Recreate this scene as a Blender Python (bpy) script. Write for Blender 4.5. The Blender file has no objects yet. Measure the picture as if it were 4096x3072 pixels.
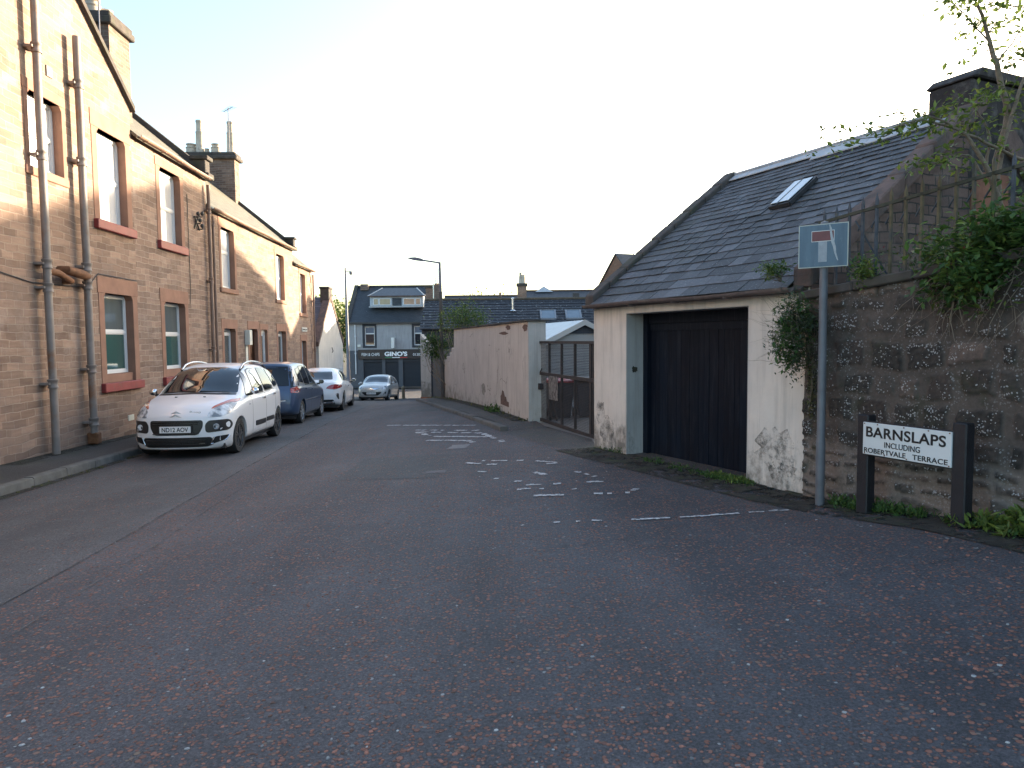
import bpy, math, random
from mathutils import Vector, Matrix, noise
from mathutils.bvhtree import BVHTree
from mathutils.geometry import delaunay_2d_cdt
rad = math.radians
D = bpy.data
C = bpy.context.scene.collection
S = bpy.context.scene
random.seed(7)

# ------------------------------------------------------------------ camera
cam = D.objects.new('camera', D.cameras.new('camera')); C.objects.link(cam); S.camera = cam
cam.data.sensor_width = 36; cam.data.lens = 36*2840/4096; cam.data.clip_start = .05; cam.data.clip_end = 3000
P, Q = rad(3.6), rad(.55)
_f = Vector((0, math.cos(P), -math.sin(P))); _u0 = Vector((0, math.sin(P), math.cos(P))); _r0 = Vector((1, 0, 0))
_r = _r0*math.cos(Q) - _u0*math.sin(Q); _u = _u0*math.cos(Q) + _r0*math.sin(Q)
m = Matrix((_r, _u, -_f)).transposed().to_4x4(); m.translation = (0, 0, 1.6); cam.matrix_world = m
S.render.resolution_x = 1024; S.render.resolution_y = 768

# ------------------------------------------------------------------ light
SUN_AZ, SUN_EL = rad(50), rad(9)            # azimuth clockwise from +Y
w = D.worlds.new('World'); S.world = w; w.use_nodes = True
nt = w.node_tree; bg = nt.nodes['Background']
sky = nt.nodes.new('ShaderNodeTexSky'); sky.sky_type = 'NISHITA'; sky.sun_disc = False
sky.sun_elevation = SUN_EL; sky.sun_rotation = SUN_AZ; sky.air_density = 1.0; sky.dust_density = 2.5; sky.ozone_density = 1.5
nt.links.new(sky.outputs[0], bg.inputs[0]); bg.inputs[1].default_value = .15
sl = D.lights.new('sun', 'SUN'); sl.energy = 4.6; sl.angle = rad(.6); sl.color = (1, .83, .61)
so = D.objects.new('sun', sl); C.objects.link(so)
sd = Vector((math.sin(SUN_AZ)*math.cos(SUN_EL), math.cos(SUN_AZ)*math.cos(SUN_EL), math.sin(SUN_EL)))
so.rotation_euler = sd.to_track_quat('Z', 'Y').to_euler(); so.location = (10, 10, 30)
S.view_settings.view_transform = 'Standard'; S.view_settings.look = 'None'; S.view_settings.gamma = 1
S.view_settings.exposure = 2.35
try:
    S.cycles.max_bounces = 6
except Exception: pass

# ------------------------------------------------------------------ ground height
YS = [-20, 0, 7, 13, 19.4, 25.5, 28, 34, 39.5, 50, 62, 400]
AA = [0, 0, -.12, -.11, -.195, -.38, -.56, -1.2, -1.76, -2.40, -2.5, -2.5]
BB = [.03, .03, .04, .065, .0745, .086, .06, .02, 0, 0, 0, 0]
def interp(x, xs, ys):
    if x <= xs[0]: return ys[0]
    for i in range(1, len(xs)):
        if x <= xs[i]:
            t = (x-xs[i-1])/(xs[i]-xs[i-1]); return ys[i-1]*(1-t)+ys[i]*t
    return ys[-1]
def clamp(x, a=0., b=1.): return a if x < a else b if x > b else x
def H(x, y):
    s = 0
    for o in (-1.5, -.75, 0, .75, 1.5):
        s += interp(y+o, YS, AA)+interp(y+o, YS, BB)*clamp(x, -5, 4.2)
    return s/5 + .12*clamp((6.8-y)/1.6)*clamp((x-1.5)/1.5)

# ------------------------------------------------------------------ mesh builder
class MB:
    def __init__(s): s.v = []; s.f = []; s.uv = None; s.col = None
    def add(s, vs, fs):
        n = len(s.v); s.v += [tuple(v) for v in vs]; s.f += [[i+n for i in f] for f in fs]; return s
    def box(s, x0, x1, y0, y1, z0, z1, j=0):
        r = (lambda: random.uniform(-j, j)) if j else (lambda: 0)
        vs = [(x+r(), y+r(), z+r()) for x in (x0, x1) for y in (y0, y1) for z in (z0, z1)]
        return s.add(vs, [(0, 1, 3, 2), (4, 6, 7, 5), (0, 4, 5, 1), (2, 3, 7, 6), (0, 2, 6, 4), (1, 5, 7, 3)])
    def quad(s, a, b, c, d): return s.add([a, b, c, d], [(0, 1, 2, 3)])
    def bar(s, a, b, wd, ht, up=(0, 0, 1)):
        a = Vector(a); b = Vector(b); d = (b-a).normalized(); up = Vector(up)
        if abs(d.dot(up)) > .99: up = Vector((1, 0, 0))
        x = d.cross(up).normalized()*wd/2; y = x.cross(d).normalized()*ht/2
        vs = [p+sx*x+sy*y for p in (a, b) for sx, sy in ((-1, -1), (1, -1), (1, 1), (-1, 1))]
        return s.add(vs, [(3, 2, 1, 0), (4, 5, 6, 7), (0, 1, 5, 4), (1, 2, 6, 5), (2, 3, 7, 6), (3, 0, 4, 7)])
    def tube(s, pts, r, n=8, cap=True):
        pts = [Vector(p) for p in pts]; R = r if isinstance(r, (list, tuple)) else [r]*len(pts)
        rings = []; ref = None
        for i, p in enumerate(pts):
            d = (pts[min(i+1, len(pts)-1)]-pts[max(i-1, 0)]).normalized()
            if ref is None:
                ref = Vector((0, 0, 1)) if abs(d.z) < .9 else Vector((1, 0, 0))
            x = d.cross(ref)
            if x.length < 1e-4: x = d.orthogonal()
            x.normalize(); y = x.cross(d).normalized(); ref = y.copy() if False else ref
            rings.append([p+(x*math.cos(2*math.pi*k/n)+y*math.sin(2*math.pi*k/n))*R[i] for k in range(n)])
        vs = [v for r_ in rings for v in r_]; fs = []
        for i in range(len(pts)-1):
            for k in range(n):
                a, b = i*n+k, i*n+(k+1) % n; fs.append((a, b, b+n, a+n))
        if cap: fs.append(list(range(n))[::-1]); fs.append([len(vs)-n+k for k in range(n)])
        return s.add(vs, fs)
    def lathe(s, prof, o=(0, 0, 0), ax=(0, 0, 1), n=16):
        ax = Vector(ax).normalized(); x = ax.orthogonal().normalized(); y = ax.cross(x); o = Vector(o)
        vs = [o+ax*z+(x*math.cos(2*math.pi*k/n)+y*math.sin(2*math.pi*k/n))*r for r, z in prof for k in range(n)]; fs = []
        for i in range(len(prof)-1):
            for k in range(n):
                a, b = i*n+k, i*n+(k+1) % n; fs.append((a, b, b+n, a+n))
        if prof[0][0] > 1e-4: fs.append(list(range(n))[::-1])
        if prof[-1][0] > 1e-4: fs.append([len(vs)-n+k for k in range(n)])
        return s.add(vs, fs)
    def prism(s, poly, a, b):      # poly of 3D points extruded from offset a to offset b
        a = Vector(a); b = Vector(b); n = len(poly); P_ = [Vector(p) for p in poly]
        vs = [p+a for p in P_]+[p+b for p in P_]
        return s.add(vs, [list(range(n))[::-1], [n+i for i in range(n)]]+[(i, (i+1) % n, n+(i+1) % n, n+i) for i in range(n)])
    def build(s, name, mat, parent=None, smooth=0, bevel=0, fix=True):
        me = D.meshes.new(name); me.from_pydata(s.v, [], s.f); me.validate(); me.update()
        if fix:
            import bmesh
            bm = bmesh.new(); bm.from_mesh(me); bmesh.ops.recalc_face_normals(bm, faces=bm.faces)
            if bevel:
                es = [e for e in bm.edges if len(e.link_faces) == 2 and e.calc_face_angle(0) > .6]
                bmesh.ops.bevel(bm, geom=es, offset=bevel, segments=1, profile=.5, affect='EDGES', clamp_overlap=True)
            bm.to_mesh(me); bm.free()
        uvbox(me)
        if smooth:
            me.shade_smooth(); me.set_sharp_from_angle(angle=rad(smooth))
        o = D.objects.new(name, me); C.objects.link(o); me.materials.append(mat)
        if parent: o.parent = parent
        return o
def uvbox(me):
    uv = me.uv_layers.new(name='uv') if not me.uv_layers else me.uv_layers[0]
    vs = me.vertices
    for p in me.polygons:
        n = p.normal; ax, ay, az = abs(n.x), abs(n.y), abs(n.z)
        for li in p.loop_indices:
            c = vs[me.loops[li].vertex_index].co
            if az > .93: t = (c.x, c.y)
            elif ax > ay: t = (c.y+3.7, c.z/max(.4, math.sqrt(1-az*az)))
            else: t = (c.x, c.z/max(.4, math.sqrt(1-az*az)))
            uv.data[li].uv = t
def tag(o, label=None, cat=None, group=None, kind=None):
    for k, v in (('label', label), ('category', cat), ('group', group), ('kind', kind)):
        if v: o[k] = v
    return o
def empty(name, loc=(0, 0, 0), rz=0, **k):
    o = D.objects.new(name, None); C.objects.link(o); o.location = loc; o.rotation_euler = (0, 0, rz); o.empty_display_size = .2
    return tag(o, k.get('label'), k.get('category'), k.get('group'), k.get('kind'))
def dup(root):
    r = root.copy(); C.objects.link(r)
    for ch in list(root.children):
        c = ch.copy(); C.objects.link(c); c.parent = r
        for g in ch.children:
            d_ = g.copy(); C.objects.link(d_); d_.parent = c
    return r

# ------------------------------------------------------------------ material helpers
class NT:
    def __init__(s, name):
        s.m = D.materials.new(name); s.m.use_nodes = True; s.t = s.m.node_tree; s.b = s.t.nodes['Principled BSDF']
    def nd(s, ty, **k):
        n = s.t.nodes.new(ty)
        for a, v in k.items(): setattr(n, a, v)
        return n
    def ln(s, a, b):
        if hasattr(a, 'links') or isinstance(a, bpy.types.NodeSocket): s.t.links.new(a, b)
        else:
            if b.type == 'RGBA' and not isinstance(a, (int, float)): a = (*a[:3], 1)
            b.default_value = a
        return b
    def uv(s): return s.nd('ShaderNodeUVMap').outputs[0]
    def obj(s): return s.nd('ShaderNodeTexCoord').outputs['Object']
    def pos(s): return s.nd('ShaderNodeNewGeometry').outputs['Position']
    def island(s): return s.nd('ShaderNodeNewGeometry').outputs['Random Per Island']
    def attr(s, n): return s.nd('ShaderNodeAttribute', attribute_name=n).outputs
    def map(s, v, sc=(1, 1, 1), rot=(0, 0, 0), loc=(0, 0, 0)):
        n = s.nd('ShaderNodeMapping'); s.ln(v, n.inputs[0]); n.inputs[1].default_value = loc; n.inputs[2].default_value = rot; n.inputs[3].default_value = sc; return n.outputs[0]
    def noise(s, v, sc, det=4, rough=.55, dist=0):
        n = s.nd('ShaderNodeTexNoise'); s.ln(v, n.inputs['Vector']); n.inputs['Scale'].default_value = sc; n.inputs['Detail'].default_value = det; n.inputs['Roughness'].default_value = rough; n.inputs['Distortion'].default_value = dist; return n.outputs
    def vor(s, v, sc, feature='F1', rnd=1):
        n = s.nd('ShaderNodeTexVoronoi', feature=feature); s.ln(v, n.inputs['Vector']); n.inputs['Scale'].default_value = sc; n.inputs['Randomness'].default_value = rnd; return n.outputs
    def ramp(s, f, pts):
        n = s.nd('ShaderNodeValToRGB'); s.ln(f, n.inputs[0]); e = n.color_ramp.elements
        while len(e) < len(pts): e.new(.5)
        for i, (p, c) in enumerate(pts):
            e[i].position = p; e[i].color = (c, c, c, 1) if isinstance(c, (int, float)) else (*c[:3], 1)
        return n.outputs[0]
    def mix(s, f, a, b, mode='MIX'):
        n = s.nd('ShaderNodeMix', data_type='RGBA', blend_type=mode); s.ln(f, n.inputs[0]); s.ln(a, n.inputs[6]); s.ln(b, n.inputs[7]); return n.outputs[2]
    def math(s, op, a, b=0, cl=False):
        n = s.nd('ShaderNodeMath', operation=op, use_clamp=cl); s.ln(a, n.inputs[0]); s.ln(b, n.inputs[1]); return n.outputs[0]
    def sep(s, v):
        n = s.nd('ShaderNodeSeparateXYZ'); s.ln(v, n.inputs[0]); return n.outputs
    def vadd(s, a, b, sc=None):
        if sc is not None:
            n = s.nd('ShaderNodeVectorMath', operation='SCALE'); s.ln(b, n.inputs[0]); n.inputs['Scale'].default_value = sc; b = n.outputs[0]
        n = s.nd('ShaderNodeVectorMath', operation='ADD'); s.ln(a, n.inputs[0]); s.ln(b, n.inputs[1]); return n.outputs[0]
    def brick(s, v, w_, h_, mortar, c1, c2, cm, bias=0, smooth=.1, off=.5):
        n = s.nd('ShaderNodeTexBrick'); n.offset = off; s.ln(v, n.inputs['Vector'])
        for k, x in (('Color1', c1), ('Color2', c2), ('Mortar', cm)): s.ln(x, n.inputs[k])
        n.inputs['Scale'].default_value = 1; n.inputs['Mortar Size'].default_value = mortar; n.inputs['Mortar Smooth'].default_value = smooth
        n.inputs['Bias'].default_value = bias; n.inputs['Brick Width'].default_value = w_; n.inputs['Row Height'].default_value = h_; return n.outputs
    def bump(s, h, strength=.5, dist=.01, nrm=None):
        n = s.nd('ShaderNodeBump'); n.inputs['Strength'].default_value = strength; n.inputs['Distance'].default_value = dist; s.ln(h, n.inputs['Height'])
        if nrm is not None: s.ln(nrm, n.inputs['Normal'])
        return n.outputs[0]
    def out(s, col=None, rough=None, nrm=None, **k):
        if col is not None: s.ln(col, s.b.inputs['Base Color'])
        if rough is not None: s.ln(rough, s.b.inputs['Roughness'])
        if nrm is not None: s.ln(nrm, s.b.inputs['Normal'])
        for a, v in k.items():
            s.ln(v, s.b.inputs[a.replace('_', ' ')])
        return s.m
def simple(name, col, rough=.6, var=.12, sc=8, bump=.0, dirt=None, **k):
    n = NT(name); o = n.obj()
    a = n.noise(o, sc, 5)[0]
    c = n.mix(n.ramp(a, [(.3, 0), (.7, 1)]), tuple(x*(1-var) for x in col), tuple(min(1, x*(1+var)) for x in col))
    if dirt:
        c = n.mix(n.ramp(n.noise(o, dirt[1], 6, .65)[0], [(dirt[2], 0), (dirt[2]+.15, dirt[3])]), c, dirt[0])
    nr = n.bump(n.noise(o, sc*6, 4)[0], bump, .01) if bump else None
    return n.out(c, rough, nr, **k)

# sandstone coursed walls
def sandstone(name, c1, c2, cm, w_=.37, h_=.128, seed=0):
    n = NT(name); uv = n.map(n.uv(), loc=(seed, seed*.37, 0))
    wob = n.noise(uv, 1.3, 3)[1]; v = n.vadd(uv, n.vadd(wob, (-.5, -.5, -.5)), None)
    v = n.vadd(uv, n.vadd(wob, (-.5, -.5, -.5)), .13)
    fine = n.noise(uv, 9, 3)[1]; v = n.vadd(v, n.vadd(fine, (-.5, -.5, -.5)), .018)
    b = n.brick(v, w_, h_, .0085, c1, c2, cm, 0, .15)
    b2 = n.brick(n.vadd(v, (.11, 0, 0)), w_*1.61, h_, .0055, (.72, .70, .69), (1.22, 1.2, 1.16), (1, 1, 1), 0, .3, .37)
    c = n.mix(1., b[0], b2[0], 'MULTIPLY')
    st = n.noise(n.map(uv, sc=(1, 7, 1)), 2.2, 6, .65)[0]
    c = n.mix(.8, c, n.ramp(st, [(.25, (.66, .62, .6)), (.5, (.98, .98, .98)), (.75, (1.22, 1.2, 1.16))]), 'MULTIPLY')
    pale = n.ramp(n.noise(uv, .8, 6, .7)[0], [(.56, 0), (.72, .55)])
    c = n.mix(pale, c, (.42, .34, .29))
    soot = n.ramp(n.noise(n.vadd(uv, (5, 3, 1)), .55, 7, .7)[0], [(.5, 0), (.68, .5)])
    c = n.mix(soot, c, (.17, .13, .115))
    h = n.math('ADD', n.math('MULTIPLY', b[1], -1.0), n.math('MULTIPLY', n.noise(uv, 28, 6, .7)[0], .9))
    return n.out(c, .93, n.bump(h, .75, .012))
M = {}
M['stone'] = sandstone('red_sandstone', (.225, .147, .110), (.305, .208, .158), (.34, .26, .205))
M['stone2'] = sandstone('brown_sandstone', (.20, .131, .100), (.275, .192, .148), (.34, .265, .21), .40, .135, 4.3)
M['stone3'] = sandstone('pink_sandstone', (.23, .152, .116), (.295, .207, .162), (.37, .285, .23), .36, .13, 9.1)
M['brickdark'] = sandstone('dark_brickwork', (.15, .10, .08), (.20, .14, .11), (.22, .19, .16), .24, .085, 2.2)
M['trim'] = simple('dressed_sandstone', (.27, .145, .10), .9, .16, 3, .25)
M['trimlight'] = simple('pale_sandstone_dressing', (.32, .21, .155), .9, .15, 3, .25)
M['redpaint'] = simple('red_painted_sill', (.24, .035, .035), .55, .15, 5, .2, ((.14, .08, .07), 7, .56, .8))
M['upvc'] = simple('white_upvc', (.68, .68, .68), .3, .03, 2)
M['slate'] = None
def glassmat(name, col, rough=.04):
    n = NT(name); c = n.mix(n.noise(n.map(n.obj(), sc=(1, 1, .25)), 3, 3)[0], tuple(x*.7 for x in col), tuple(x*1.3 for x in col))
    wav = n.bump(n.noise(n.obj(), 1.6, 1)[0], .05, .02)
    return n.out(c, rough, wav, IOR=1.55, Coat_Weight=.6, Coat_Roughness=.02)
M['glass_net'] = glassmat('window_glass_with_net_curtain', (.60, .61, .63))
M['glass_teal'] = glassmat('window_glass_with_teal_blind', (.045, .10, .095))
M['glass_grey'] = glassmat('window_glass_grey_blind', (.10, .12, .125))
M['glass_dark'] = glassmat('dark_window_glass', (.015, .02, .025))
M['glass_sky'] = glassmat('rooflight_glass', (.10, .14, .17), .02)

def slate_mat(name, base, spread=.5, lich=.62, warm=0):
    n = NT(name); o = n.uv(); r = n.island()
    c = n.ramp(r, [(0, tuple(x*(1-spread) for x in base)), (.5, base), (.85, tuple(x*(1+spread) for x in base)), (1, tuple(x*(1+spread*2.2) for x in base))])
    c = n.mix(.7, c, n.ramp(n.noise(n.map(o, sc=(1, 3, 1)), 9, 6, .7)[0], [(.3, (.65, .65, .65)), (.7, (1.35, 1.35, 1.35))]), 'MULTIPLY')
    c = n.mix(n.ramp(n.noise(o, 26, 4, .8)[0], [(lich, 0), (lich+.05, .65)]), c, (.32, .34, .33))
    c = n.mix(n.ramp(n.noise(n.vadd(o, (3, 1, 7)), 1.1, 5, .7)[0], [(.55, 0), (.7, .35)]), c, (.07, .075, .04))
    return n.out(c, .68, n.bump(n.noise(o, 40, 5)[0], .4, .004))
M['slate'] = slate_mat('blue_grey_slate', (.056, .058, .065), .38, .60)
M['slate_old'] = slate_mat('mossy_brown_slate', (.16, .14, .10), .3, .6)
def tiled(name, c1, c2, cm, w_, h_, lich=.66, lcol=(.45, .45, .43)):
    n = NT(name); uv = n.uv()
    b = n.brick(uv, w_, h_, .012, c1, c2, cm, 0, .2)
    c = n.mix(.6, b[0], n.ramp(n.noise(uv, 1.5, 6, .7)[0], [(.3, (.7, .7, .7)), (.7, (1.3, 1.3, 1.3))]), 'MULTIPLY')
    c = n.mix(n.ramp(n.noise(n.map(uv, sc=(1, 2, 1)), 4.2, 3, .6)[0], [(lich, 0), (lich+.04, .8)]), c, lcol)
    saw = n.math('FRACT', n.math('DIVIDE', n.sep(uv)[1], h_))
    return n.out(c, .65, n.bump(n.math('SUBTRACT', n.math('MULTIPLY', saw, -1), b[1]), .8, .03))
M['tiles'] = tiled('lichened_concrete_tiles', (.024, .026, .034), (.036, .038, .046), (.006, .006, .008), .34, .34, .625)
M['farslate'] = tiled('small_grey_slates', (.042, .048, .058), (.062, .068, .078), (.025, .028, .034), .3, .13, .72)
M['brownslate'] = tiled('moss_brown_slates', (.13, .115, .08), (.18, .16, .115), (.08, .07, .05), .3, .14, .66, (.32, .30, .2))
M['purpleslate'] = tiled('purple_slates', (.075, .065, .075), (.11, .09, .10), (.035, .03, .035), .35, .17, .8)

def render_wall(name, base, stain=(.10, .09, .075), low=-.1, amt=.8, cracks=0, green=0):
    n = NT(name); o = n.obj(); z = n.sep(o)[2]
    c = n.mix(n.ramp(n.noise(o, 1.6, 6, .65)[0], [(.3, 0), (.7, 1)]), tuple(x*.86 for x in base), tuple(x*1.06 for x in base))
    streak = n.ramp(n.noise(n.map(o, sc=(9, 9, .7)), 1, 6, .7)[0], [(.48, 0), (.72, .55)])
    c = n.mix(streak, c, tuple(x*.5 for x in base))
    # splash-back staining with ragged upper edge
    f = n.math('SUBTRACT', n.math('ADD', n.math('MULTIPLY', n.noise(n.map(o, sc=(1.2, 1.2, .8)), 2.4, 8, .75)[0], 3.0), low-1.5), z)
    c = n.mix(n.ramp(f, [(0, 0), (.5, amt)]), c, stain)
    c = n.mix(n.ramp(n.noise(o, 18, 6, .8)[0], [(.66, 0), (.74, .5)]), c, tuple(x*.45 for x in base))
    if green: c = n.mix(n.ramp(n.noise(n.vadd(o, (2, 5, 1)), 1.3, 6, .7)[0], [(.45, 0), (.65, green)]), c, (.22, .25, .18))
    hb = n.noise(o, 60, 5, .7)[0]
    if cracks:
        v = n.vor(n.vadd(o, n.noise(o, 2, 4)[1], .5), 1.1, 'DISTANCE_TO_EDGE')[0]
        cr = n.math('MULTIPLY', n.ramp(v, [(.0, 1), (.012, 0)]), n.ramp(n.noise(o, .9, 2)[0], [(.5, 0), (.56, .8)]))
        c = n.mix(cr, c, (.06, .05, .04))
    return n.out(c, .9, n.bump(hb, .35, .006, n.bump(n.noise(o, 3, 4)[0], .3, .04)))
M['render'] = render_wall('cream_painted_render', (.64, .57, .505), (.085, .078, .07), .34)
M['render_side'] = render_wall('grey_green_render_return', (.39, .375, .36), (.10, .10, .09), -.05, .7)
M['pink'] = render_wall('stained_pink_render', (.50, .462, .425), (.12, .11, .085), -.02, .75, 1)
M['greenrender'] = render_wall('algae_grey_render', (.46, .44, .41), (.12, .13, .10), .0, .7, 1, .2)
M['white_render'] = render_wall('white_render', (.60, .58, .54), (.3, .28, .24), -2.4, .5)
M['grey_harl'] = render_wall('grey_harling', (.36, .35, .355), (.15, .15, .16), -2.4, .4)
M['charcoal'] = simple('charcoal_painted_render', (.04, .043, .052), .8, .12, 3, .2)
M['darkstone'] = simple('weathered_dark_coping_stone', (.065, .055, .05), .95, .35, 5, .6, ((.05, .055, .035), 3, .5, .7))
M['copingred'] = simple('weathered_red_coping_stone', (.12, .078, .065), .95, .3, 6, .6, ((.06, .055, .05), 4, .48, .8))
M['lead'] = simple('lead_ridge_sheet', (.36, .37, .385), .5, .15, 3, .2)
M['rustpipe'] = simple('painted_iron_pipe_with_rust', (.20, .17, .155), .6, .2, 4, .2, ((.20, .09, .04), 2.2, .55, .8))
M['rust'] = simple('rusted_iron', (.17, .075, .035), .85, .3, 14, .4)
M['gutter'] = simple('brown_cast_iron_gutter', (.24, .15, .11), .6, .2, 4, .2)
M['ggutter'] = simple('worn_dark_gutter', (.11, .085, .08), .6, .3, 5, .3, ((.25, .24, .22), 4, .55, .6))
M['darkmetal'] = simple('dark_painted_steel', (.035, .033, .034), .5, .25, 8, .2)
M['black'] = simple('black_plastic', (.018, .018, .02), .35, .1, 6)
M['blackpost'] = simple('black_painted_wood_post', (.014, .014, .018), .45, .25, 10, .35)
M['galv'] = simple('dull_grey_steel_pole', (.115, .12, .135), .5, .2, 6, .15, ((.23, .17, .11), 5, .62, .6))
M['concrete'] = simple('concrete_lamp_column', (.09, .08, .072), .9, .2, 6, .3)
M['lampgrey'] = simple('grey_steel_lamp_arm', (.14, .14, .17), .5, .1, 6)
M['clay'] = simple('buff_clay_chimney_pot', (.48, .42, .34), .85, .15, 5, .2, ((.15, .12, .1), 4, .55, .6))
M['terracotta'] = simple('red_clay', (.30, .12, .07), .85, .2, 5, .2)
M['white'] = simple('white_paint', (.78, .78, .76), .45, .05, 3)
M['signwhite'] = simple('white_sign_enamel', (.60, .62, .62), .35, .05, 3, 0, ((.42, .24, .12), 11, .70, .6))
M['signblack'] = simple('black_sign_lettering', (.012, .012, .014), .4, .1, 6)
M['signblue'] = None
M['alu'] = simple('silver_trim', (.62, .63, .65), .25, .05, 3, 0, Metallic=.9)
M['brown_door'] = simple('brown_wood_door', (.10, .035, .015), .5, .25, 4, .2)
M['paperwhite'] = simple('white_plastic_box', (.68, .66, .58), .5, .06, 4)
# ---- ground materials
def asphalt(name, base, chips=0, red=(.29, .12, .08), moss=0, blot=.3, sheen=.78):
    n = NT(name); o = n.pos(); o2 = n.vadd(o, n.noise(o, 14, 2)[1], .018)
    c = n.mix(n.ramp(n.noise(o, .55, 7, .7)[0], [(.3, 0), (.7, 1)]), tuple(x*(1-blot) for x in base), tuple(x*(1+blot) for x in base))
    tr = n.noise(n.map(o, sc=(1.1, .16, 1), rot=(0, 0, .06)), 1.0, 5, .6)[0]
    c = n.mix(.9, c, n.ramp(tr, [(.34, (.72, .72, .74)), (.5, (1, 1, 1)), (.66, (1.38, 1.34, 1.30))]), 'MULTIPLY')
    cr = n.math('MULTIPLY', n.ramp(n.vor(n.vadd(o, n.noise(o, 1.3, 5)[1], .9), .55, 'DISTANCE_TO_EDGE')[0], [(0, 1), (.006, 0)]), n.ramp(n.noise(o, .5, 2)[0], [(.47, 0), (.53, .7)]))
    c = n.mix(cr, c, (.02, .02, .022))
    g = n.noise(o, 62, 5, .85)[0]
    c = n.mix(.75, c, n.ramp(g, [(.40, (.32, .32, .32)), (.5, (.92, .92, .92)), (.60, (2.0, 1.95, 1.9))]), 'MULTIPLY')
    c = n.mix(n.ramp(n.noise(n.vadd(o, (4, 2, 0)), 5, 5, .75)[0], [(.56, 0), (.75, .5)]), c, tuple(x*1.9+.02 for x in base))
    hgt = n.math('MULTIPLY', g, .25)
    rough = sheen
    if chips:
        for k, (sc, th, dens) in enumerate(((27, .33, .36), (48, .33, .50))):
            v = n.vor(n.vadd(o2, (k*3.3, k*1.7, 0)), sc)
            body = n.ramp(v['Distance'], [(th, 1), (th+.08, 0)])
            rnd = n.sep(v['Color'])
            dm = n.ramp(n.noise(n.vadd(o, (k*7, 1, 0)), 2.3, 5, .7)[0], [(.36, -.18+.0), (.62, .22)])
            dmm = n.math('ADD', n.math('MULTIPLY', n.noise(n.vadd(o, (k*7, 1, 0)), 1.7, 6, .75)[0], 1.9), -.95)
            sel = n.math('GREATER_THAN', n.math('ADD', rnd[0], n.math('MULTIPLY', dmm, 1.0)), 1-dens*chips)
            msk = n.math('MULTIPLY', body, sel)
            cc = n.ramp(rnd[1], [(0, tuple(x*.45 for x in red)), (.45, tuple(x*.75 for x in red)), (.86, red), (.93, (.2, .14, .10)), (.985, (.14, .14, .14)), (1, (.32, .32, .31))])
            c = n.mix(n.math('MULTIPLY', msk, .85), c, cc)
            hgt = n.math('ADD', hgt, n.math('MULTIPLY', msk, .8))
    if moss:
        c = n.mix(n.ramp(n.noise(n.vadd(o, (1, 9, 0)), 1.4, 7, .75)[0], [(.5, 0), (.62, moss)]), c, (.035, .04, .018))
    return n.out(c, rough, n.bump(hgt, 1.0, .014))
M['road'] = asphalt('worn_red_chip_asphalt', (.052, .051, .057), .88)
M['roadsmooth'] = asphalt('smooth_grey_asphalt', (.053, .054, .058), .25, blot=.3)
M['patch'] = asphalt('dark_tarmac_patch', (.040, .042, .045), .45, blot=.2)
M['pave'] = asphalt('dark_tarmac_footway', (.036, .034, .033), 0, moss=.5)
M['apron'] = asphalt('mossy_tarmac_apron', (.046, .043, .042), .3, moss=.45)
M['dirt'] = simple('dark_soil_with_moss', (.032, .028, .022), .95, .4, 9, .6, ((.05, .065, .02), 3, .5, .8))
M['field'] = simple('grassy_ground', (.055, .065, .03), .95, .3, 2, .4)
M['kerb'] = simple('worn_stone_kerb', (.095, .093, .088), .9, .3, 4, .4, ((.08, .075, .06), 3, .5, .6))
n = NT('worn_white_road_paint'); o_ = n.pos()
M['paint'] = n.out(n.mix(n.ramp(n.noise(o_, 30, 4, .7)[0], [(.4, 0), (.6, 1)]), (.30, .29, .285), (.62, .61, .60)), .8, n.bump(n.noise(o_, 110, 3)[0], .6, .01), Alpha=n.ramp(n.noise(o_, 16, 6, .8)[0], [(.36, 0), (.46, 1)]))
# ---- leaves
def leafmat(name, c, sp=.45, tr=.35):
    n = NT(name); r = n.island()
    cc = n.ramp(r, [(0, tuple(x*(1-sp) for x in c)), (.6, c), (1, (c[0]*1.7, c[1]*1.4, c[2]*1.1))])
    n.out(cc, .5, Specular_IOR_Level=.35)
    t = n.nd('ShaderNodeBsdfTranslucent'); n.ln(cc, t.inputs[0]); mx = n.nd('ShaderNodeMixShader'); mx.inputs[0].default_value = tr
    n.t.links.new(n.b.outputs[0], mx.inputs[1]); n.t.links.new(t.outputs[0], mx.inputs[2]); n.t.links.new(mx.outputs[0], n.t.nodes['Material Output'].inputs[0])
    return n.m
M['leaf'] = leafmat('mid_green_leaves', (.065, .13, .035))
M['leafbright'] = leafmat('fresh_green_leaves', (.13, .19, .045))
M['leafgrey'] = leafmat('grey_green_leaves', (.075, .11, .065))
M['leafdry'] = leafmat('dry_olive_leaves', (.10, .11, .045))
M['flower'] = leafmat('crimson_flower_heads', (.20, .02, .05))
M['stem'] = simple('dry_twigs', (.20, .16, .12), .9, .25, 20)
M['bark'] = simple('grey_brown_bark', (.17, .13, .095), .9, .3, 25, .5)

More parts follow.
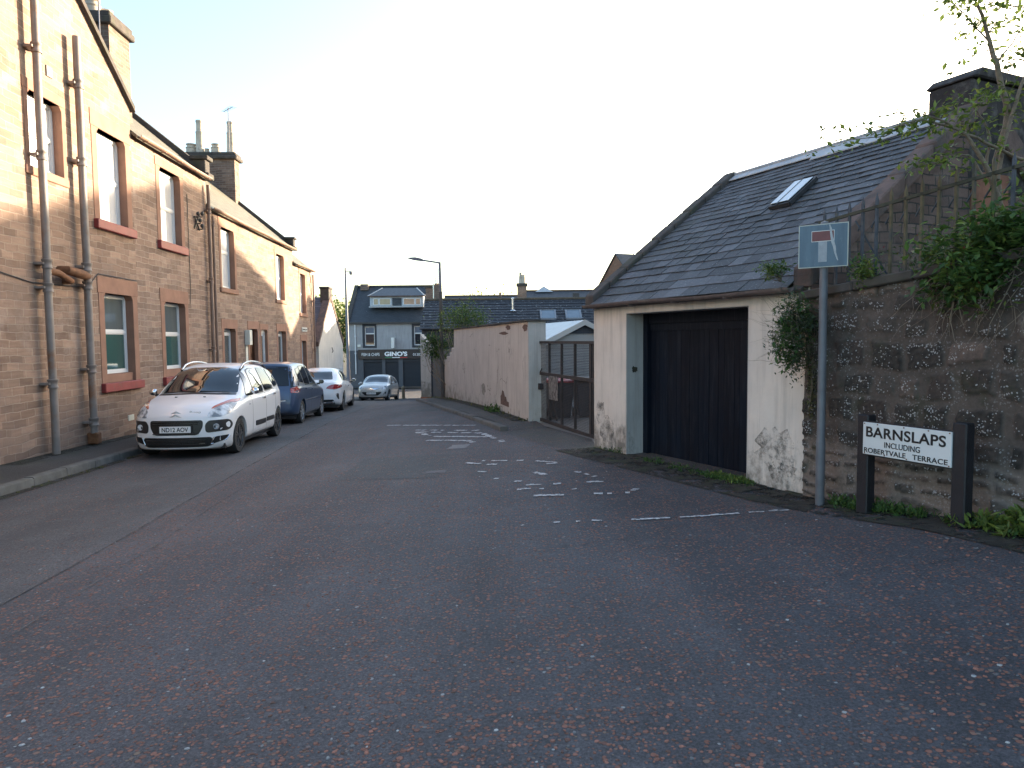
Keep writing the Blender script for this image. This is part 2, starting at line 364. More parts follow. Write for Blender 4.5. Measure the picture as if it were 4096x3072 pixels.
def frame_xy(ox, oy, xx, xy):      # angle of local X
    return math.atan2(xy, xx)
def tomesh_text(body, size, bold=0, spacing=1, extrude=.002, shear=0):
    cu = D.curves.new('text', 'FONT'); cu.body = body; cu.size = size; cu.align_x = 'CENTER'; cu.align_y = 'CENTER'; cu.offset = bold; cu.space_character = spacing; cu.extrude = extrude; cu.shear = shear
    o = D.objects.new('text', cu); C.objects.link(o); bpy.context.view_layer.update()
    me = D.meshes.new_from_object(o.evaluated_get(bpy.context.evaluated_depsgraph_get())); D.objects.remove(o); return me
def put_text(name, body, size, mat, parent, loc, xdir, zdir=(0, 0, 1), width=None, height=None, **k):
    me = tomesh_text(body, size, **k); me.materials.append(mat)
    X = Vector(xdir).normalized(); Z = Vector(zdir).normalized(); N = X.cross(Z)
    xs = [v.co.x for v in me.vertices]; ys = [v.co.y for v in me.vertices]; cx = (min(xs)+max(xs))/2; cy = (min(ys)+max(ys))/2
    sx = width/(max(xs)-min(xs)) if width else 1; sy = height/(max(ys)-min(ys)) if height else 1
    for v in me.vertices:
        c = v.co.copy(); v.co = Vector(loc)+X*(c.x-cx)*sx+Z*(c.y-cy)*sy+N*c.z
    o = D.objects.new(name, me); C.objects.link(o); o.parent = parent; return o

# ================================================================== GROUND
def frange(a, b, n): return [a+(b-a)*i/n for i in range(n+1)]
def sheet(name, ys, xl, xr, nx, dz, mat, zf=None, kind='structure', skirt=0, **k):
    mb = MB(); zf = zf or H
    for y in ys:
        a, b = xl(y), xr(y)
        for i in range(nx+1):
            x = a+(b-a)*i/nx; mb.v.append((x, y, zf(x, y)+dz))
    for j in range(len(ys)-1):
        for i in range(nx):
            q = j*(nx+1)+i; mb.f.append([q, q+1, q+nx+2, q+nx+1])
    o = mb.build(name, mat, smooth=60); return tag(o, kind=kind, **k)
ysf = frange(-6, 0, 8)[:-1]+frange(0, 16, 100)[:-1]+frange(16, 46, 60)
sheet('ground', [-900, -200, -60, -20]+frange(-10, 70, 100)+[90, 130, 250, 500, 1200], lambda y: -1200, lambda y: 1200, 2, -.03, M['field']) if False else None
mb = MB(); gx = [-1200, -400, -120, -50, -25, -15]+frange(-12, 8, 40)+[12, 20, 40, 100, 400, 1200]; gy = [-900, -200, -60, -20]+frange(-10, 70, 90)+[90, 130, 250, 500, 1500]
for y in gy:
    for x in gx: mb.v.append((x, y, H(x, y)-.012))
for j in range(len(gy)-1):
    for i in range(len(gx)-1):
        q = j*len(gx)+i; mb.f.append([q, q+1, q+len(gx)+1, q+len(gx)])
tag(mb.build('ground', M['dirt'], smooth=60), kind='structure')

def kx(y): return -6.57-.062*(y-9) if y > 8 else -6.508+.0*(8-y) - .02*(8-y)*(8-y)*.2
def rx(y):          # right edge of the road
    return interp(y, [-6, 2, 5, 6.85, 7.2, 10.9, 13.36, 14.74, 19.73, 26.9, 28.5, 30, 33, 70], [5.6, 4.9, 3.75, 2.95, 2.6, .7, -.24, -.6, -1.95, -3.5, -3.85, -3.4, -1, 20])
sheet('road', ysf, kx, rx, 40, .004, M['road'])
sheet('asphalt_parking_strip', frange(3, 16, 90)[:-1]+frange(16, 46, 60), kx, lambda y: interp(y, [3, 5.0, 13, 19.4, 30, 46], [-3.45, -3.57, -4.3, -4.88, -5.6, -6.5]), 6, .008, M['roadsmooth'], kind='structure')
def patch(name, pts, mat, dz=.009):
    mb = MB(); P2 = [Vector((x, y)) for x, y in pts]
    c = sum(P2, Vector((0, 0)))/len(P2); n = len(P2); out = []
    for i in range(n):
        a, b = P2[i], P2[(i+1) % n]
        for t in range(6):
            q = a.lerp(b, t/6); out.append(q+Vector((random.uniform(-.03, .03), random.uniform(-.03, .03))))
    rings = []
    for s_ in (1, .66, .33):
        rings.append(len(mb.v))
        for q in out:
            q2 = c.lerp(q, s_); mb.v.append((q2.x, q2.y, H(q2.x, q2.y)+dz-.002))
    N_ = len(out); mb.v.append((c.x, c.y, H(c.x, c.y)+dz))
    for r_ in (0, 1):
        for i in range(N_): mb.f.append([rings[r_]+i, rings[r_]+(i+1) % N_, rings[r_+1]+(i+1) % N_, rings[r_+1]+i])
    for i in range(N_): mb.f.append([rings[2]+i, rings[2]+(i+1) % N_, len(mb.v)-1])
    return tag(mb.build(name, mat), kind='structure')
patch('asphalt_patch', [(-2.35, 9.2), (-.95, 9.0), (-.95, 10.9), (-2.3, 11.0)], M['patch'])
0 and patch('asphalt_patch', [(-4.6, 10.9), (-.9, 11.0), (1.0, 10.4), (1.0, 11.1), (-.9, 12.0), (-4.5, 11.8)], M['patch'], .010)
patch('asphalt_patch', [(-3.1, 20), (-2.1, 19.6), (-2.2, 22.5), (-3.2, 23)], M['patch'])
patch('road_patch', [(-1.08, 11.45), (-.78, 11.42), (-.72, 11.85), (-.98, 11.88)], simple('pale_concrete_patch', (.17, .165, .165), .9, .2, 20, .2), .010)
patch('road_patch', [(-1.2, 9.36), (-.9, 9.33), (-.88, 9.48), (-1.18, 9.5)], simple('pale_patch_repair', (.11, .105, .11), .9, .25, 20, .2), .012)
# left footway with kerb
def zl(x, y): return H(max(x, -9), y)+.13 if y > 20 else max(H(x, y)+.12, -.30+.0*y)
ysp = frange(-4, 46, 120)
sheet('footway', ysp, lambda y: -7.366-.052*y-1.2, lambda y: kx(y)-.145, 6, .0, M['pave'], zf=lambda x, y: H(x, y)+.125)
def kerbstone(name, xf, ys, w_=.14, up=.13, side=-1, lab=None):
    mb = MB()
    for j in range(len(ys)-1):
        y0, y1 = ys[j]+.004, ys[j+1]-.004; vs = []
        jt = random.uniform(-.008, .008)
        for y in (y0, y1):
            x = xf(y); z = H(x, y)
            for dx, dz in ((0, -.1), (0, up-.02), (.02, up), (w_, up), (w_, -.1)):
                vs.append((x+side*dx, y, z+dz+jt))
        mb.add(vs, [(0, 1, 6, 5), (1, 2, 7, 6), (2, 3, 8, 7), (3, 4, 9, 8), (0, 4, 3, 2, 1), (5, 6, 7, 8, 9)])
    return tag(mb.build(name, M['kerb'], smooth=50), kind='structure')
kerbstone('kerb', kx, frange(-4, 46, 62))
# right footway beside pink wall
def kr(y): return interp(y, [13.3, 14.74, 19.73, 26.9, 28.3], [-.22, -.6, -1.95, -3.52, -3.86])
def wallx(y): return .33+(-1.95-.33)*(y-14.09)/(24.05-14.09)
kerbstone('kerb', kr, frange(13.36, 28.4, 18), side=1, up=.09)
sheet('footway', frange(13.3, 32, 50), lambda y: kr(y)+.14 if y < 28.3 else -3.7+(y-28.3)*.6, lambda y: max(wallx(y)+.15, kr(y)+.3), 4, .0, M['apron'], zf=lambda x, y: H(x, y)+.085*clamp((y-13.2)/1.2))
sheet('driveway_apron', frange(6.0, 13.3, 28), lambda y: rx(y)-.05, lambda y: interp(y, [6, 6.9, 7, 10.6, 13.4], [3.4, 3.1, 3.6, 1.95, .62]), 8, .006, M['apron'])
sheet('yard', frange(10.7, 40, 40), lambda y: interp(y, [10.7, 11.2, 14.4, 24, 40], [1.28, 1.35, .36, -1.8, -3.5]), lambda y: 12, 8, .012, simple('yard_concrete', (.16, .15, .14), .9, .25, 2, .3))
sheet('junction_road', frange(46, 60, 14), lambda y: -60, lambda y: 30, 20, .004, M['roadsmooth'])
sheet('footway', frange(59.6, 62, 3), lambda y: -60, lambda y: 30, 20, .09, M['pave'])

n = NT('ragged_soil_and_moss'); o_ = n.pos()
c_ = n.mix(n.ramp(n.noise(o_, 9, 6, .75)[0], [(.35, 0), (.65, 1)]), (.018, .015, .012), (.060, .052, .040)); c_ = n.mix(n.ramp(n.noise(n.vadd(o_, (3, 3, 3)), 4, 6, .75)[0], [(.52, 0), (.62, .7)]), c_, (.035, .050, .014))
M['verge'] = n.out(c_, .97, n.bump(n.noise(o_, 45, 6, .8)[0], 1., .02), Alpha=n.ramp(n.noise(n.vadd(o_, (7, 1, 2)), 3.6, 9, .75)[0], [(.44, 0), (.50, 1)]))
vx = lambda y: interp(y, [4.2, 5.02, 6.85, 7.1, 9.9, 10.7], [4.1, 3.76, 2.98, 2.86, 1.55, 1.2])
for k_, wv_ in enumerate((.62, .36, .2)): sheet('soil_verge', frange(4.3, 10.6, 60), lambda y: vx(y)-wv_, lambda y: vx(y)+.05, 6, .012+.003*k_, M['verge'])
sheet('soil_verge', frange(10.9, 15, 30), lambda y: -7.366-.052*y-.02, lambda y: -7.366-.052*y+.3, 3, .0, M['verge'], zf=lambda x, y: H(x, y)+.131)
sheet('soil_verge', frange(8.5, 30, 70), lambda y: kx(y)+.0, lambda y: kx(y)+.16, 3, .014, M['verge'])
sheet('soil_verge', frange(14.3, 28, 50), lambda y: wallx(y)-.3, lambda y: wallx(y)+.02, 3, .006, M['verge'], zf=lambda x, y: H(x, y)+.085)
n = NT('pale_joint_line'); o_ = n.pos(); M['joint'] = n.out((.13, .125, .12), .9, None, Alpha=n.ramp(n.noise(o_, 5, 6, .8)[0], [(.40, 0), (.60, .6)]))
for dx_ in (0, .45):
    e_ = lambda y: interp(y, [3, 5.0, 13, 19.4, 30, 46], [-3.45, -3.57, -4.3, -4.88, -5.6, -6.5])+dx_+.01*math.sin(y*2.2)
    sheet('asphalt_joint', frange(3.2, 9 if dx_ else 26, 260), lambda y: e_(y)-.014, lambda y: e_(y)+.014, 1, .0125, M['joint'])
# worn road markings
def marks(name, strokes, mat=M['paint']):
    mb = MB(); rnd = random.Random(3)
    for (x0, y0, x1, y1, wd) in strokes:
        a = Vector((x0, y0)); b = Vector((x1, y1)); L_ = (b-a).length; d = (b-a)/L_; nn = Vector((-d.y, d.x))
        k = max(2, int(L_/.045)); t = 0; on = True
        for i in range(k):
            if noise.noise(Vector((x0*3+i*.33, y0*5, 1))) < -.12: continue
            p = a+d*(L_*i/k); q = a+d*(L_*(i+1)/k); w0 = wd*rnd.uniform(.25, .62); w1 = wd*rnd.uniform(.25, .62); s_ = rnd.uniform(-.2, .2)*wd
            pts = [p-nn*w0+nn*s_, q-nn*w1+nn*s_, q+nn*w1+nn*s_, p+nn*w0+nn*s_]
            mb.add([(v.x, v.y, H(v.x, v.y)+.0125) for v in pts], [(0, 1, 2, 3)])
    return tag(mb.build(name, mat), kind='structure')
sk = []
for s_ in [(-2.86, 16.19, -0.7, 14.59), (-2.04, 14.65, -1.3, 14.09), (-1.23, 14.04, -0.66, 13.67), (-1.93, 14.21, -0.58, 13.21), (-0.58, 13.21, -0.16, 11.82), (-1.64, 13.31, -0.31, 12.51), (-1.53, 12.7, -0.73, 12.23), (-0.74, 12.19, -0.66, 12.0), (-1.93, 14.21, -1.57, 13.4), (-0.66, 9.97, -0.45, 9.83), (-0.4, 9.75, -0.22, 9.69), (-0.44, 10.05, 0.15, 9.88), (0.32, 9.78, 0.6, 9.57), (0.45, 9.5, 0.6, 9.54), (-0.46, 9.23, -0.34, 9.19), (-0.29, 8.72, -0.18, 8.67), (0.02, 8.47, 0.1, 8.43), (0.06, 8.22, 0.56, 8.18), (0.05, 8.0, 0.35, 7.95), (0.05, 7.62, 0.11, 7.61), (0.13, 7.63, 0.55, 7.58), (0.28, 8.97, 0.41, 8.75), (0.79, 8.85, 1.01, 8.48), (0.76, 8.2, 1.15, 8.16), (0.67, 7.89, 0.71, 7.84), (1.15, 7.86, 1.34, 7.7), (1.34, 7.7, 1.29, 7.56), (0.87, 7.56, 1.25, 7.51), (0.06, 6.4, 0.09, 6.37), (0.37, 6.43, 0.49, 6.43), (0.54, 6.42, 0.61, 6.42), (0.72, 6.43, 0.86, 6.4), (1.08, 6.4, 1.16, 6.38), (1.16, 6.38, 2.51, 6.39), (-1.62, 6.84, -1.45, 6.89), (-1.33, 7.23, -1.29, 7.27)]:
    Y_ = (s_[1]+s_[3])/2
    sk.append(s_+(.05 if Y_ < 7 else .075 if Y_ < 10.5 else .11,))
marks('road_marking', sk)

# ================================================================== building helpers
def wall_open(mb, x0, x1, z0, z1, ops, reveal=.2, y=0.):
    """front wall in the local XZ plane at y, with openings (x0,x1,z0,z1) and reveals going inwards"""
    xs = sorted({x0, x1, *[v for o in ops for v in o[:2]]}); zs = sorted({z0, z1, *[v for o in ops for v in o[2:4]]})
    for i in range(len(xs)-1):
        for j in range(len(zs)-1):
            cx, cz = (xs[i]+xs[i+1])/2, (zs[j]+zs[j+1])/2
            if any(o[0] < cx < o[1] and o[2] < cz < o[3] for o in ops): continue
            mb.quad((xs[i], y, zs[j]), (xs[i+1], y, zs[j]), (xs[i+1], y, zs[j+1]), (xs[i], y, zs[j+1]))
    for a, b, c, d in [o[:4] for o in ops]:
        Y = y+reveal
        mb.quad((a, y, c), (a, Y, c), (a, Y, d), (a, y, d)); mb.quad((b, y, c), (b, y, d), (b, Y, d), (b, Y, c))
        mb.quad((a, y, d), (b, y, d), (b, Y, d), (a, Y, d)); mb.quad((a, y, c), (b, y, c), (b, Y, c), (a, Y, c))
def sash(parent, a, b, c, d, y, glassm, split=.5, fr=.055, fm=None, lower=None, name='window', lean=None):
    """frame in opening a..b, c..d at depth y: outer frame, transom, upper and lower pane"""
    fm = fm or M['upvc']; g = .004
    mb = MB(); mid = c+(d-c)*split
    mb.box(a+g, a+fr, y, y+.06, c+g, d-g); mb.box(b-fr, b-g, y, y+.06, c+g, d-g)
    mb.box(a+fr, b-fr, y+.002, y+.058, d-fr, d-g); mb.box(a+fr, b-fr, y+.002, y+.058, c+g, c+fr+.01)
    mb.box(a+fr, b-fr, y+.004, y+.056, mid-.03, mid+.03)
    # inner sash edges
    for z0, z1 in ((c+fr+.01, mid-.03), (mid+.03, d-fr)):
        e = .022; mb.box(a+fr, a+fr+e, y+.014, y+.05, z0, z1); mb.box(b-fr-e, b-fr, y+.014, y+.05, z0, z1)
        mb.box(a+fr+e, b-fr-e, y+.016, y+.05, z0, z0+e); mb.box(a+fr+e, b-fr-e, y+.016, y+.05, z1-e, z1)
    w_ = mb.build(name, fm, parent)
    MB().box(a+fr+.01, b-fr-.01, y+.03, y+.036, mid+.03, d-fr-.01).build('pane', glassm, w_)
    MB().box(a+fr+.01, b-fr-.01, y+.03, y+.036, c+fr+.02, mid-.03).build('pane', lower or glassm, w_)
    return w_
def surround(win, a, b, c, d, wd=.21, lint=.33, mat=None, sill=.19, sillmat=None, sx=.05, proud=.012, chamf=True, sproud=.07, silldrop=0.):
    mat = mat or M['trim']; mb = MB(); p = -proud
    # jambs & lintel, slightly proud, lining the opening
    mb.box(a-wd, a+.004, p, .19, c, d+.0); mb.box(b-.004, b+wd, p, .19, c, d)
    mb.box(a-wd-.03, b+wd+.03, p-.003, .19, d, d+lint)
    for s_, x in ((1, a), (-1, b)):
        mb.add([(x, p-.001, d), (x+s_*.07, p-.001, d), (x, p-.001, d-.1), (x, .188, d), (x+s_*.07, .188, d), (x, .188, d-.1)], [(0, 1, 2), (3, 5, 4), (0, 3, 4, 1), (1, 4, 5, 2), (2, 5, 3, 0)])
    mb.build('surround', mat, win, bevel=.006)
    if silldrop: MB().box(a, b, .01, .19, c-silldrop, c).build('lower_rybat', mat, win)
    MB().box(a-wd-sx+.02, b+wd+sx-.02, -sproud, .2, c-silldrop-sill, c-silldrop).build('sill', sillmat or mat, win, bevel=.012)
def pipe(parent, x, y, z0, z1, r, mat, rings, name='downpipe', hop=False, wob=.0):
    mb = MB(); k = 14; pts = [(x+wob*math.sin(i*1.3), y, z0+(z1-z0)*i/k) for i in range(k+1)]
    mb.tube(pts, r, 12)
    for z in rings:
        mb.lathe([(r, 0), (r*1.32, .0), (r*1.36, .025), (r*1.2, .035), (r*1.2, .115), (r*1.38, .125), (r*1.38, .155), (r, .16)], (x, y, z-.08), n=12)
        mb.box(x-r*1.9, x+r*1.9, -.002, y, z-.02, z+.02)
    return mb.build(name, mat, parent, smooth=50)
def gutter(parent, x0, x1, y, z, mat, r=.065, name='gutter', n=10):
    mb = MB(); prof = [(y+r*math.cos(a), z+r*math.sin(a)) for a in [math.pi+math.pi*i/n for i in range(n+1)]]
    prof2 = [(y+(r-.012)*math.cos(a), z+(r-.012)*math.sin(a)) for a in [2*math.pi-math.pi*i/n for i in range(n+1)]]
    pp = prof+prof2; k = max(1, int((x1-x0)/1.2)); L_ = []
    for i in range(k+1):
        x = x0+(x1-x0)*i/k; dz = .012*math.sin(i*2.1); L_.append([(x, p, q+dz) for p, q in pp])
    m_ = len(pp)
    for ring in L_: mb.v += ring
    for i in range(k):
        for j in range(m_):
            a, b = i*m_+j, i*m_+(j+1) % m_; mb.f.append([a, b, b+m_, a+m_])
    mb.f.append(list(range(m_))[::-1]); mb.f.append([k*m_+j for j in range(m_)])
    for i in range(int((x1-x0)/.9)+1):
        x = x0+.3+i*.9
        if x < x1: mb.box(x-.015, x+.015, y-r-.008, y+r, z-r-.012, z-r)
    return mb.build(name, mat, parent, smooth=40)
def roof_slab(mb, x0, x1, ye, ze, yr, zr, th=.06):
    d = Vector((0, yr-ye, zr-ze)).normalized(); nn = Vector((0, -d.z, d.y))*th
    mb.prism([(x0, ye, ze), (x1, ye, ze), (x1, yr, zr), (x0, yr, zr)], (0, 0, 0), nn if nn.z > 0 else -nn)
def skew(mb, x0, x1, ye, ze, yr, zr, up=.2, dn=.05):
    mb.prism([(x0, ye, ze-dn), (x0, yr, zr-dn), (x0, yr, zr+up), (x0, ye, ze+up)], (0, 0, 0), (x1-x0, 0, 0))
def pot(mb, x, y, z, h, r0, r1, band=True, n=12):
    p = [(r0, 0), (r0*1.05, .03)]
    if band: p += [(r0*.97, .05), (r0+(r1-r0)*.6, h*.60), (r1*1.25, h*.62), (r1*1.25, h*.66), (r1*1.02, h*.68), (r1, h*.93), (r1*1.12, h*.94), (r1*1.12, h), (r1*.8, h), (r1*.8, h-.08)]
    else: p += [(r0, h*.5), (r0*1.1, h*.55), (r0*1.12, h*.62), (r1, h*.68), (r1, h*.85), (r1*1.2, h*.88), (r1*1.2, h), (r1*.85, h), (r1*.85, h-.08)]
    mb.lathe(p, (x, y, z), n=n)
def aerial(mb, x, y, z, h, L_=.9, ang=0, nel=8, el=.34):
    mb.tube([(x, y, z), (x, y, z+h)], .018, 6)
    c, s_ = math.cos(ang), math.sin(ang); a = Vector((x-c*L_*.5, y-s_*L_*.5, z+h-.08)); b = Vector((x+c*L_*.5, y+s_*L_*.5, z+h-.05))
    mb.tube([a, b], .012, 5)
    for i in range(nel):
        p = a.lerp(b, i/(nel-1)); e = el*(1-.4*i/nel); mb.tube([p-Vector((-s_*e, c*e, 0))*.5, p+Vector((-s_*e, c*e, 0))*.5], .006, 4)

# ================================================================== LEFT TERRACE  (local X along street, local Y into the buildings)
TA = math.atan2(.9986, -.052); TO = (-7.366, 0, 0)
def house(label, cat='house', name='sandstone_house'): return empty(name, TO, TA, label=label, category=cat)
DP = 8.0
# ---- gabled block nearest the camera
g = house('red sandstone tenement nearest the camera with a street gable and two tall iron soil pipes')
ops = [(12.05, 13.03, 4.57, 5.83), (14.22, 15.36, 4.03, 5.83), (14.22, 15.42, .80, 2.60), (8.6, 9.8, 4.03, 5.83), (8.6, 9.8, .8, 2.6)]
mb = MB(); wall_open(mb, 3.5, 15.65, -1.6, 6.65, ops)
ax, az, sl_ = 9.57, 11.0, .71
mb.add([(3.5, 0, 6.65), (15.65, 0, 6.65), (ax, 0, az)], [(0, 1, 2)])
mb.add([(3.5, 0, -1.6), (3.5, DP, -1.6), (3.5, DP, 6.65), (3.5, 0, 6.65)], [(0, 1, 2, 3)]); mb.add([(15.65, 0, -1.6), (15.65, DP, -1.6), (15.65, DP, 6.65), (15.65, 0, 6.65)], [(3, 2, 1, 0)])
mb.add([(3.5, DP, -1.6), (15.65, DP, -1.6), (15.65, DP, 6.65), (ax, DP, az), (3.5, DP, 6.65)], [(0, 1, 2, 3, 4)])
mb.build('wall', M['stone'], g, fix=True)
mb = MB()
mb.prism([(3.3, -.04, 6.5), (ax, -.04, az), (ax, -.04, az+.12), (3.3, -.04, 6.62)], (0, 0, 0), (0, DP, 0)); mb.prism([(15.7, -.04, 6.6), (ax, -.04, az-.02), (ax, -.04, az+.08), (15.7, -.04, 6.68)], (0, 0, 0), (0, DP, 0))
mb.build('roof', M['farslate'], g)
mb = MB(); mb.prism([(15.74, -.09, 6.58), (ax, -.09, az-.0), (ax, -.09, az+.12), (15.74, -.09, 6.70)], (0, 0, 0), (0, .28, 0)); mb.build('verge_coping', M['darkstone'], g)
for o_, gl, lw in ((ops[0], M['glass_net'], .5), (ops[1], M['glass_net'], .5), (ops[2], M['glass_teal'], .53)):
    lower = o_[2] < 2
    wn = sash(g, o_[0], o_[1], o_[2]+(.17 if lower else 0), o_[3], .15, M['glass_grey'] if lower else gl, lw, lower=M['glass_teal'] if lower else None)
    small = o_ is ops[0]
    surround(wn, *o_[:4], wd=.10 if small else .2, lint=.18 if small else .32, sill=.15 if small else .18, sillmat=M['trim'] if small else M['redpaint'], sproud=.03 if small else .09)
    if lower: MB().box(o_[0]+.004, o_[1]-.004, .05, .2, o_[2], o_[2]+.17).build('rybat', M['trim'], wn)
    wn.name = 'window'
for o_ in ops[3:]:
    wn = sash(g, *o_[:4], .15, M['glass_net']); surround(wn, *o_[:4], sillmat=M['redpaint'])
pipe(g, 12.11, -.16, -.30, 9.2, .062, M['rustpipe'], [8.7, 6.5, 4.75, 2.95, 2.55, .92], 'soil_pipe', wob=.008)
pipe(g, 13.37, -.15, -.12, 7.2, .066, M['rustpipe'], [6.35, 4.95, 3.02, 2.68, 1.12, .12], 'soil_pipe', wob=.006)
mb = MB(); mb.tube([(12.11, -.16, 2.83), (12.35, -.2, 2.82), (12.85, -.14, 2.72), (12.85, .02, 2.72)], [.055, .06, .055, .055], 10); mb.tube([(13.37, -.15, 2.85), (13.1, -.2, 2.86), (12.72, -.16, 2.9), (12.72, .02, 2.9)], [.075, .085, .08, .08], 10)
mb.build('pipe_branch', M['rust'], g, smooth=50)
mb = MB(); mb.box(13.30, 13.46, -.24, -.04, -.30, -.08); mb.build('pipe_shoe', M['rust'], g, bevel=.02)
mb = MB(); mb.box(12.63, 12.80, -.02, .03, 6.24, 6.42); mb.build('air_brick', M['darkmetal'], g)
mb = MB(); mb.box(15.0, 15.25, -.012, .01, -.05, .07)
for i in range(5): mb.box(15.01, 15.24, -.016, .0, -.04+i*.022, -.03+i*.022)
mb.build('air_brick', M['paperwhite'], g)
mb = MB(); mb.tube([(9.0, -.02, 3.0), (11.9, -.02, 2.62), (13.6, -.02, 2.66), (14.02, -.02, 2.96), (15.6, -.02, 2.95)], .009, 5)
mb.build('cable', M['darkmetal'], g)
mb = MB(); mb.box(16.4, 17.35, .72, 1.5, 6.6, 8.72); mb.build('chimney', M['brickdark'], g)
mb = MB(); mb.box(16.3, 17.45, .62, 1.6, 8.72, 8.88); mb.box(16.34, 17.41, .66, 1.56, 8.88, 9.0); ch = mb.build('chimney_cope', M['darkstone'], g, bevel=.02)
mb = MB(); pot(mb, 16.65, 1.18, 9.0, .35, .16, .14, False); pot(mb, 17.1, 1.1, 9.0, .3, .15, .13, False); mb.build('chimney_pot', M['clay'], ch, smooth=40)
mb = MB(); aerial(mb, 16.12, .78, 7.2, 2.9, .8, .6); mb.tube([(16.2, .9, 7.7), (16.12, .78, 7.7)], .02, 5); mb.build('aerial', M['lampgrey'], g)

def stepped_house(x0, x1, eave, mat, ops, roofmat, pitch=.83, ridge=4.0, zb=-2.6, lab='', gut=M['gutter'], skew_end=True):
    h = house(lab); mb = MB(); wall_open(mb, x0, x1, zb, eave, ops)
    R_ = ridge; zr = eave+pitch*R_
    for x in (x0, x1): mb.add([(x, 0, zb), (x, 2*R_, zb), (x, 2*R_, eave), (x, R_, zr), (x, 0, eave)], [(0, 1, 2, 3, 4)])
    mb.add([(x0, 2*R_, zb), (x1, 2*R_, zb), (x1, 2*R_, eave), (x0, 2*R_, eave)], [(0, 1, 2, 3)])
    mb.build('wall', mat, h)
    mb = MB(); roof_slab(mb, x0, x1-.25, -.12, eave-.08, R_, zr+.02); roof_slab(mb, x0, x1-.25, 2*R_+.12, eave-.08, R_, zr+.02); mb.build('roof', roofmat, h)
    mb = MB(); mb.box(x0, x1-.25, R_-.12, R_+.12, zr+.02, zr+.12); mb.build('ridge', M['darkstone'], h)
    gutter(h, x0+.05, x1-.05, -.16, eave-.0, gut)
    return h, zr
oA = [(16.98, 18.16, 4.0, 5.74), (16.98, 18.2, .78, 2.57)]
h, zr = stepped_house(15.651, 19.9, 6.1, M['stone3'], oA, M['brownslate'], lab='middle sandstone house with one window above another and red painted sills')
for o_ in oA:
    lower = o_[2] < 2
    wn = sash(h, o_[0], o_[1], o_[2]+(.17 if lower else 0), o_[3], .15, M['glass_grey'] if lower else M['glass_net'], .53 if lower else .5, lower=M['glass_teal'] if lower else None)
    surround(wn, *o_, wd=.19, lint=.32 if lower else .2, sillmat=M['redpaint'], sproud=.09)
    if lower: MB().box(o_[0]+.004, o_[1]-.004, .05, .2, o_[2], o_[2]+.17).build('rybat', M['trim'], wn)
mb = MB(); skew(mb, 19.62, 19.95, -.1, 6.1, 4, 9.42, .22); mb.box(19.58, 19.99, -.22, .25, 6.05, 6.2); mb.box(19.62, 19.95, -.12, .2, 6.2, 6.55); mb.box(19.57, 20.0, -.2, .28, 6.55, 6.66); mb.build('skew_coping', M['darkstone'], h, bevel=.015)
pipe(h, 19.80, -.11, -.6, 5.9, .048, M['gutter'], [5.2, 3.3, 1.4], 'downpipe')
mb = MB(); mb.tube([(18.55, -.02, 5.4), (18.56, -.02, 3.0), (18.5, -.02, 2.6)], .009, 5); mb.build('cable', M['darkmetal'], h)
mb = MB()
mb.bar((18.95, -.03, 4.6), (19.3, -.03, 4.98), .03, .03, (0, 1, 0)); mb.bar((18.98, -.03, 4.92), (19.3, -.03, 4.6), .03, .03, (0, 1, 0))
for x, z in ((19.0, 4.9), (19.12, 4.75), (19.28, 4.95), (19.25, 4.62)): mb.tube([(x, -.0, z), (x, -.12, z), (x, -.12, z+.1)], .02, 6); mb.lathe([(.035, 0), (.05, .03), (.05, .07), (.02, .1)], (x, -.12, z+.04), n=8)
mb.build('insulator_bracket', M['darkmetal'], h)
mb = MB(); aerial(mb, 19.2, 3.6, 8.9, 1.6, 1.6, 1.3, 10, .5); mb.build('aerial', M['lampgrey'], h)

oB = [(20.96, 22.1, 3.2, 4.97), (20.96, 21.97, .45, 2.0), (23.32, 24.2, -.62, 2.02), (24.6, 25.34, -.65, 2.02), (26.72, 27.83, 3.18, 4.88), (26.72, 27.83, .55, 1.99)]
h, zr = stepped_house(19.9, 29.2, 5.33, M['stone2'], oB, M['brownslate'], lab='long brown sandstone house with a brown front door and big chimney at its far gable')
for k in (0, 1, 4, 5):
    o_ = oB[k]; up = o_[2] > 2
    wn = sash(h, *o_, .15, M['glass_net'] if up else M['glass_grey'], .62 if k == 0 else .5 if up else .9)
    surround(wn, *o_, wd=.17, lint=.28, sill=.14, sillmat=M['trim'], sproud=.05)
mb = MB()
a, b, c, d = oB[2]; mb.box(a, b, .17, .21, c, d)
for i in range(2):
    for j in range(3): mb.box(a+.08+i*.4, a+.4+i*.4, .155, .17, c+.2+j*.82, c+.85+j*.82)
mb.box(a, a+.05, .10, .17, c, d); mb.box(b-.05, b, .10, .17, c, d)
dr = mb.build('door', M['brown_door'], h, bevel=.01); surround(dr, a, b, c, d, wd=.16, lint=.26, sill=.1); MB().lathe([(.01, 0), (.03, .02), (.03, .05), (.0, .06)], (b-.12, .155, .4), (0, -1, 0), 10).build('handle', M['alu'], dr)
a, b, c, d = oB[3]; mb = MB(); mb.box(a, b, .13, .18, c, d); mb.box(a, a+.1, .09, .13, c, d); mb.box(b-.1, b, .09, .13, c, d); mb.box(a+.1, b-.1, .1, .13, .0, .12); mb.box(a+.1, b-.1, .1, .13, 1.9, 2.0)
dr = mb.build('door', M['upvc'], h); dr['label'] = 'white door leaf'; MB().box(a+.16, b-.16, .118, .128, .3, 1.8).build('pane', M['glass_grey'], dr)
surround(dr, a, b, c, d, wd=.1, lint=.2, sill=.1)
mb = MB(); mb.box(22.85, 23.12, -.16, 0, 1.5, 1.98); mb.box(22.88, 23.09, -.02, .0, .0, 1.5); mb.build('meter_box', M['paperwhite'], h, bevel=.01)
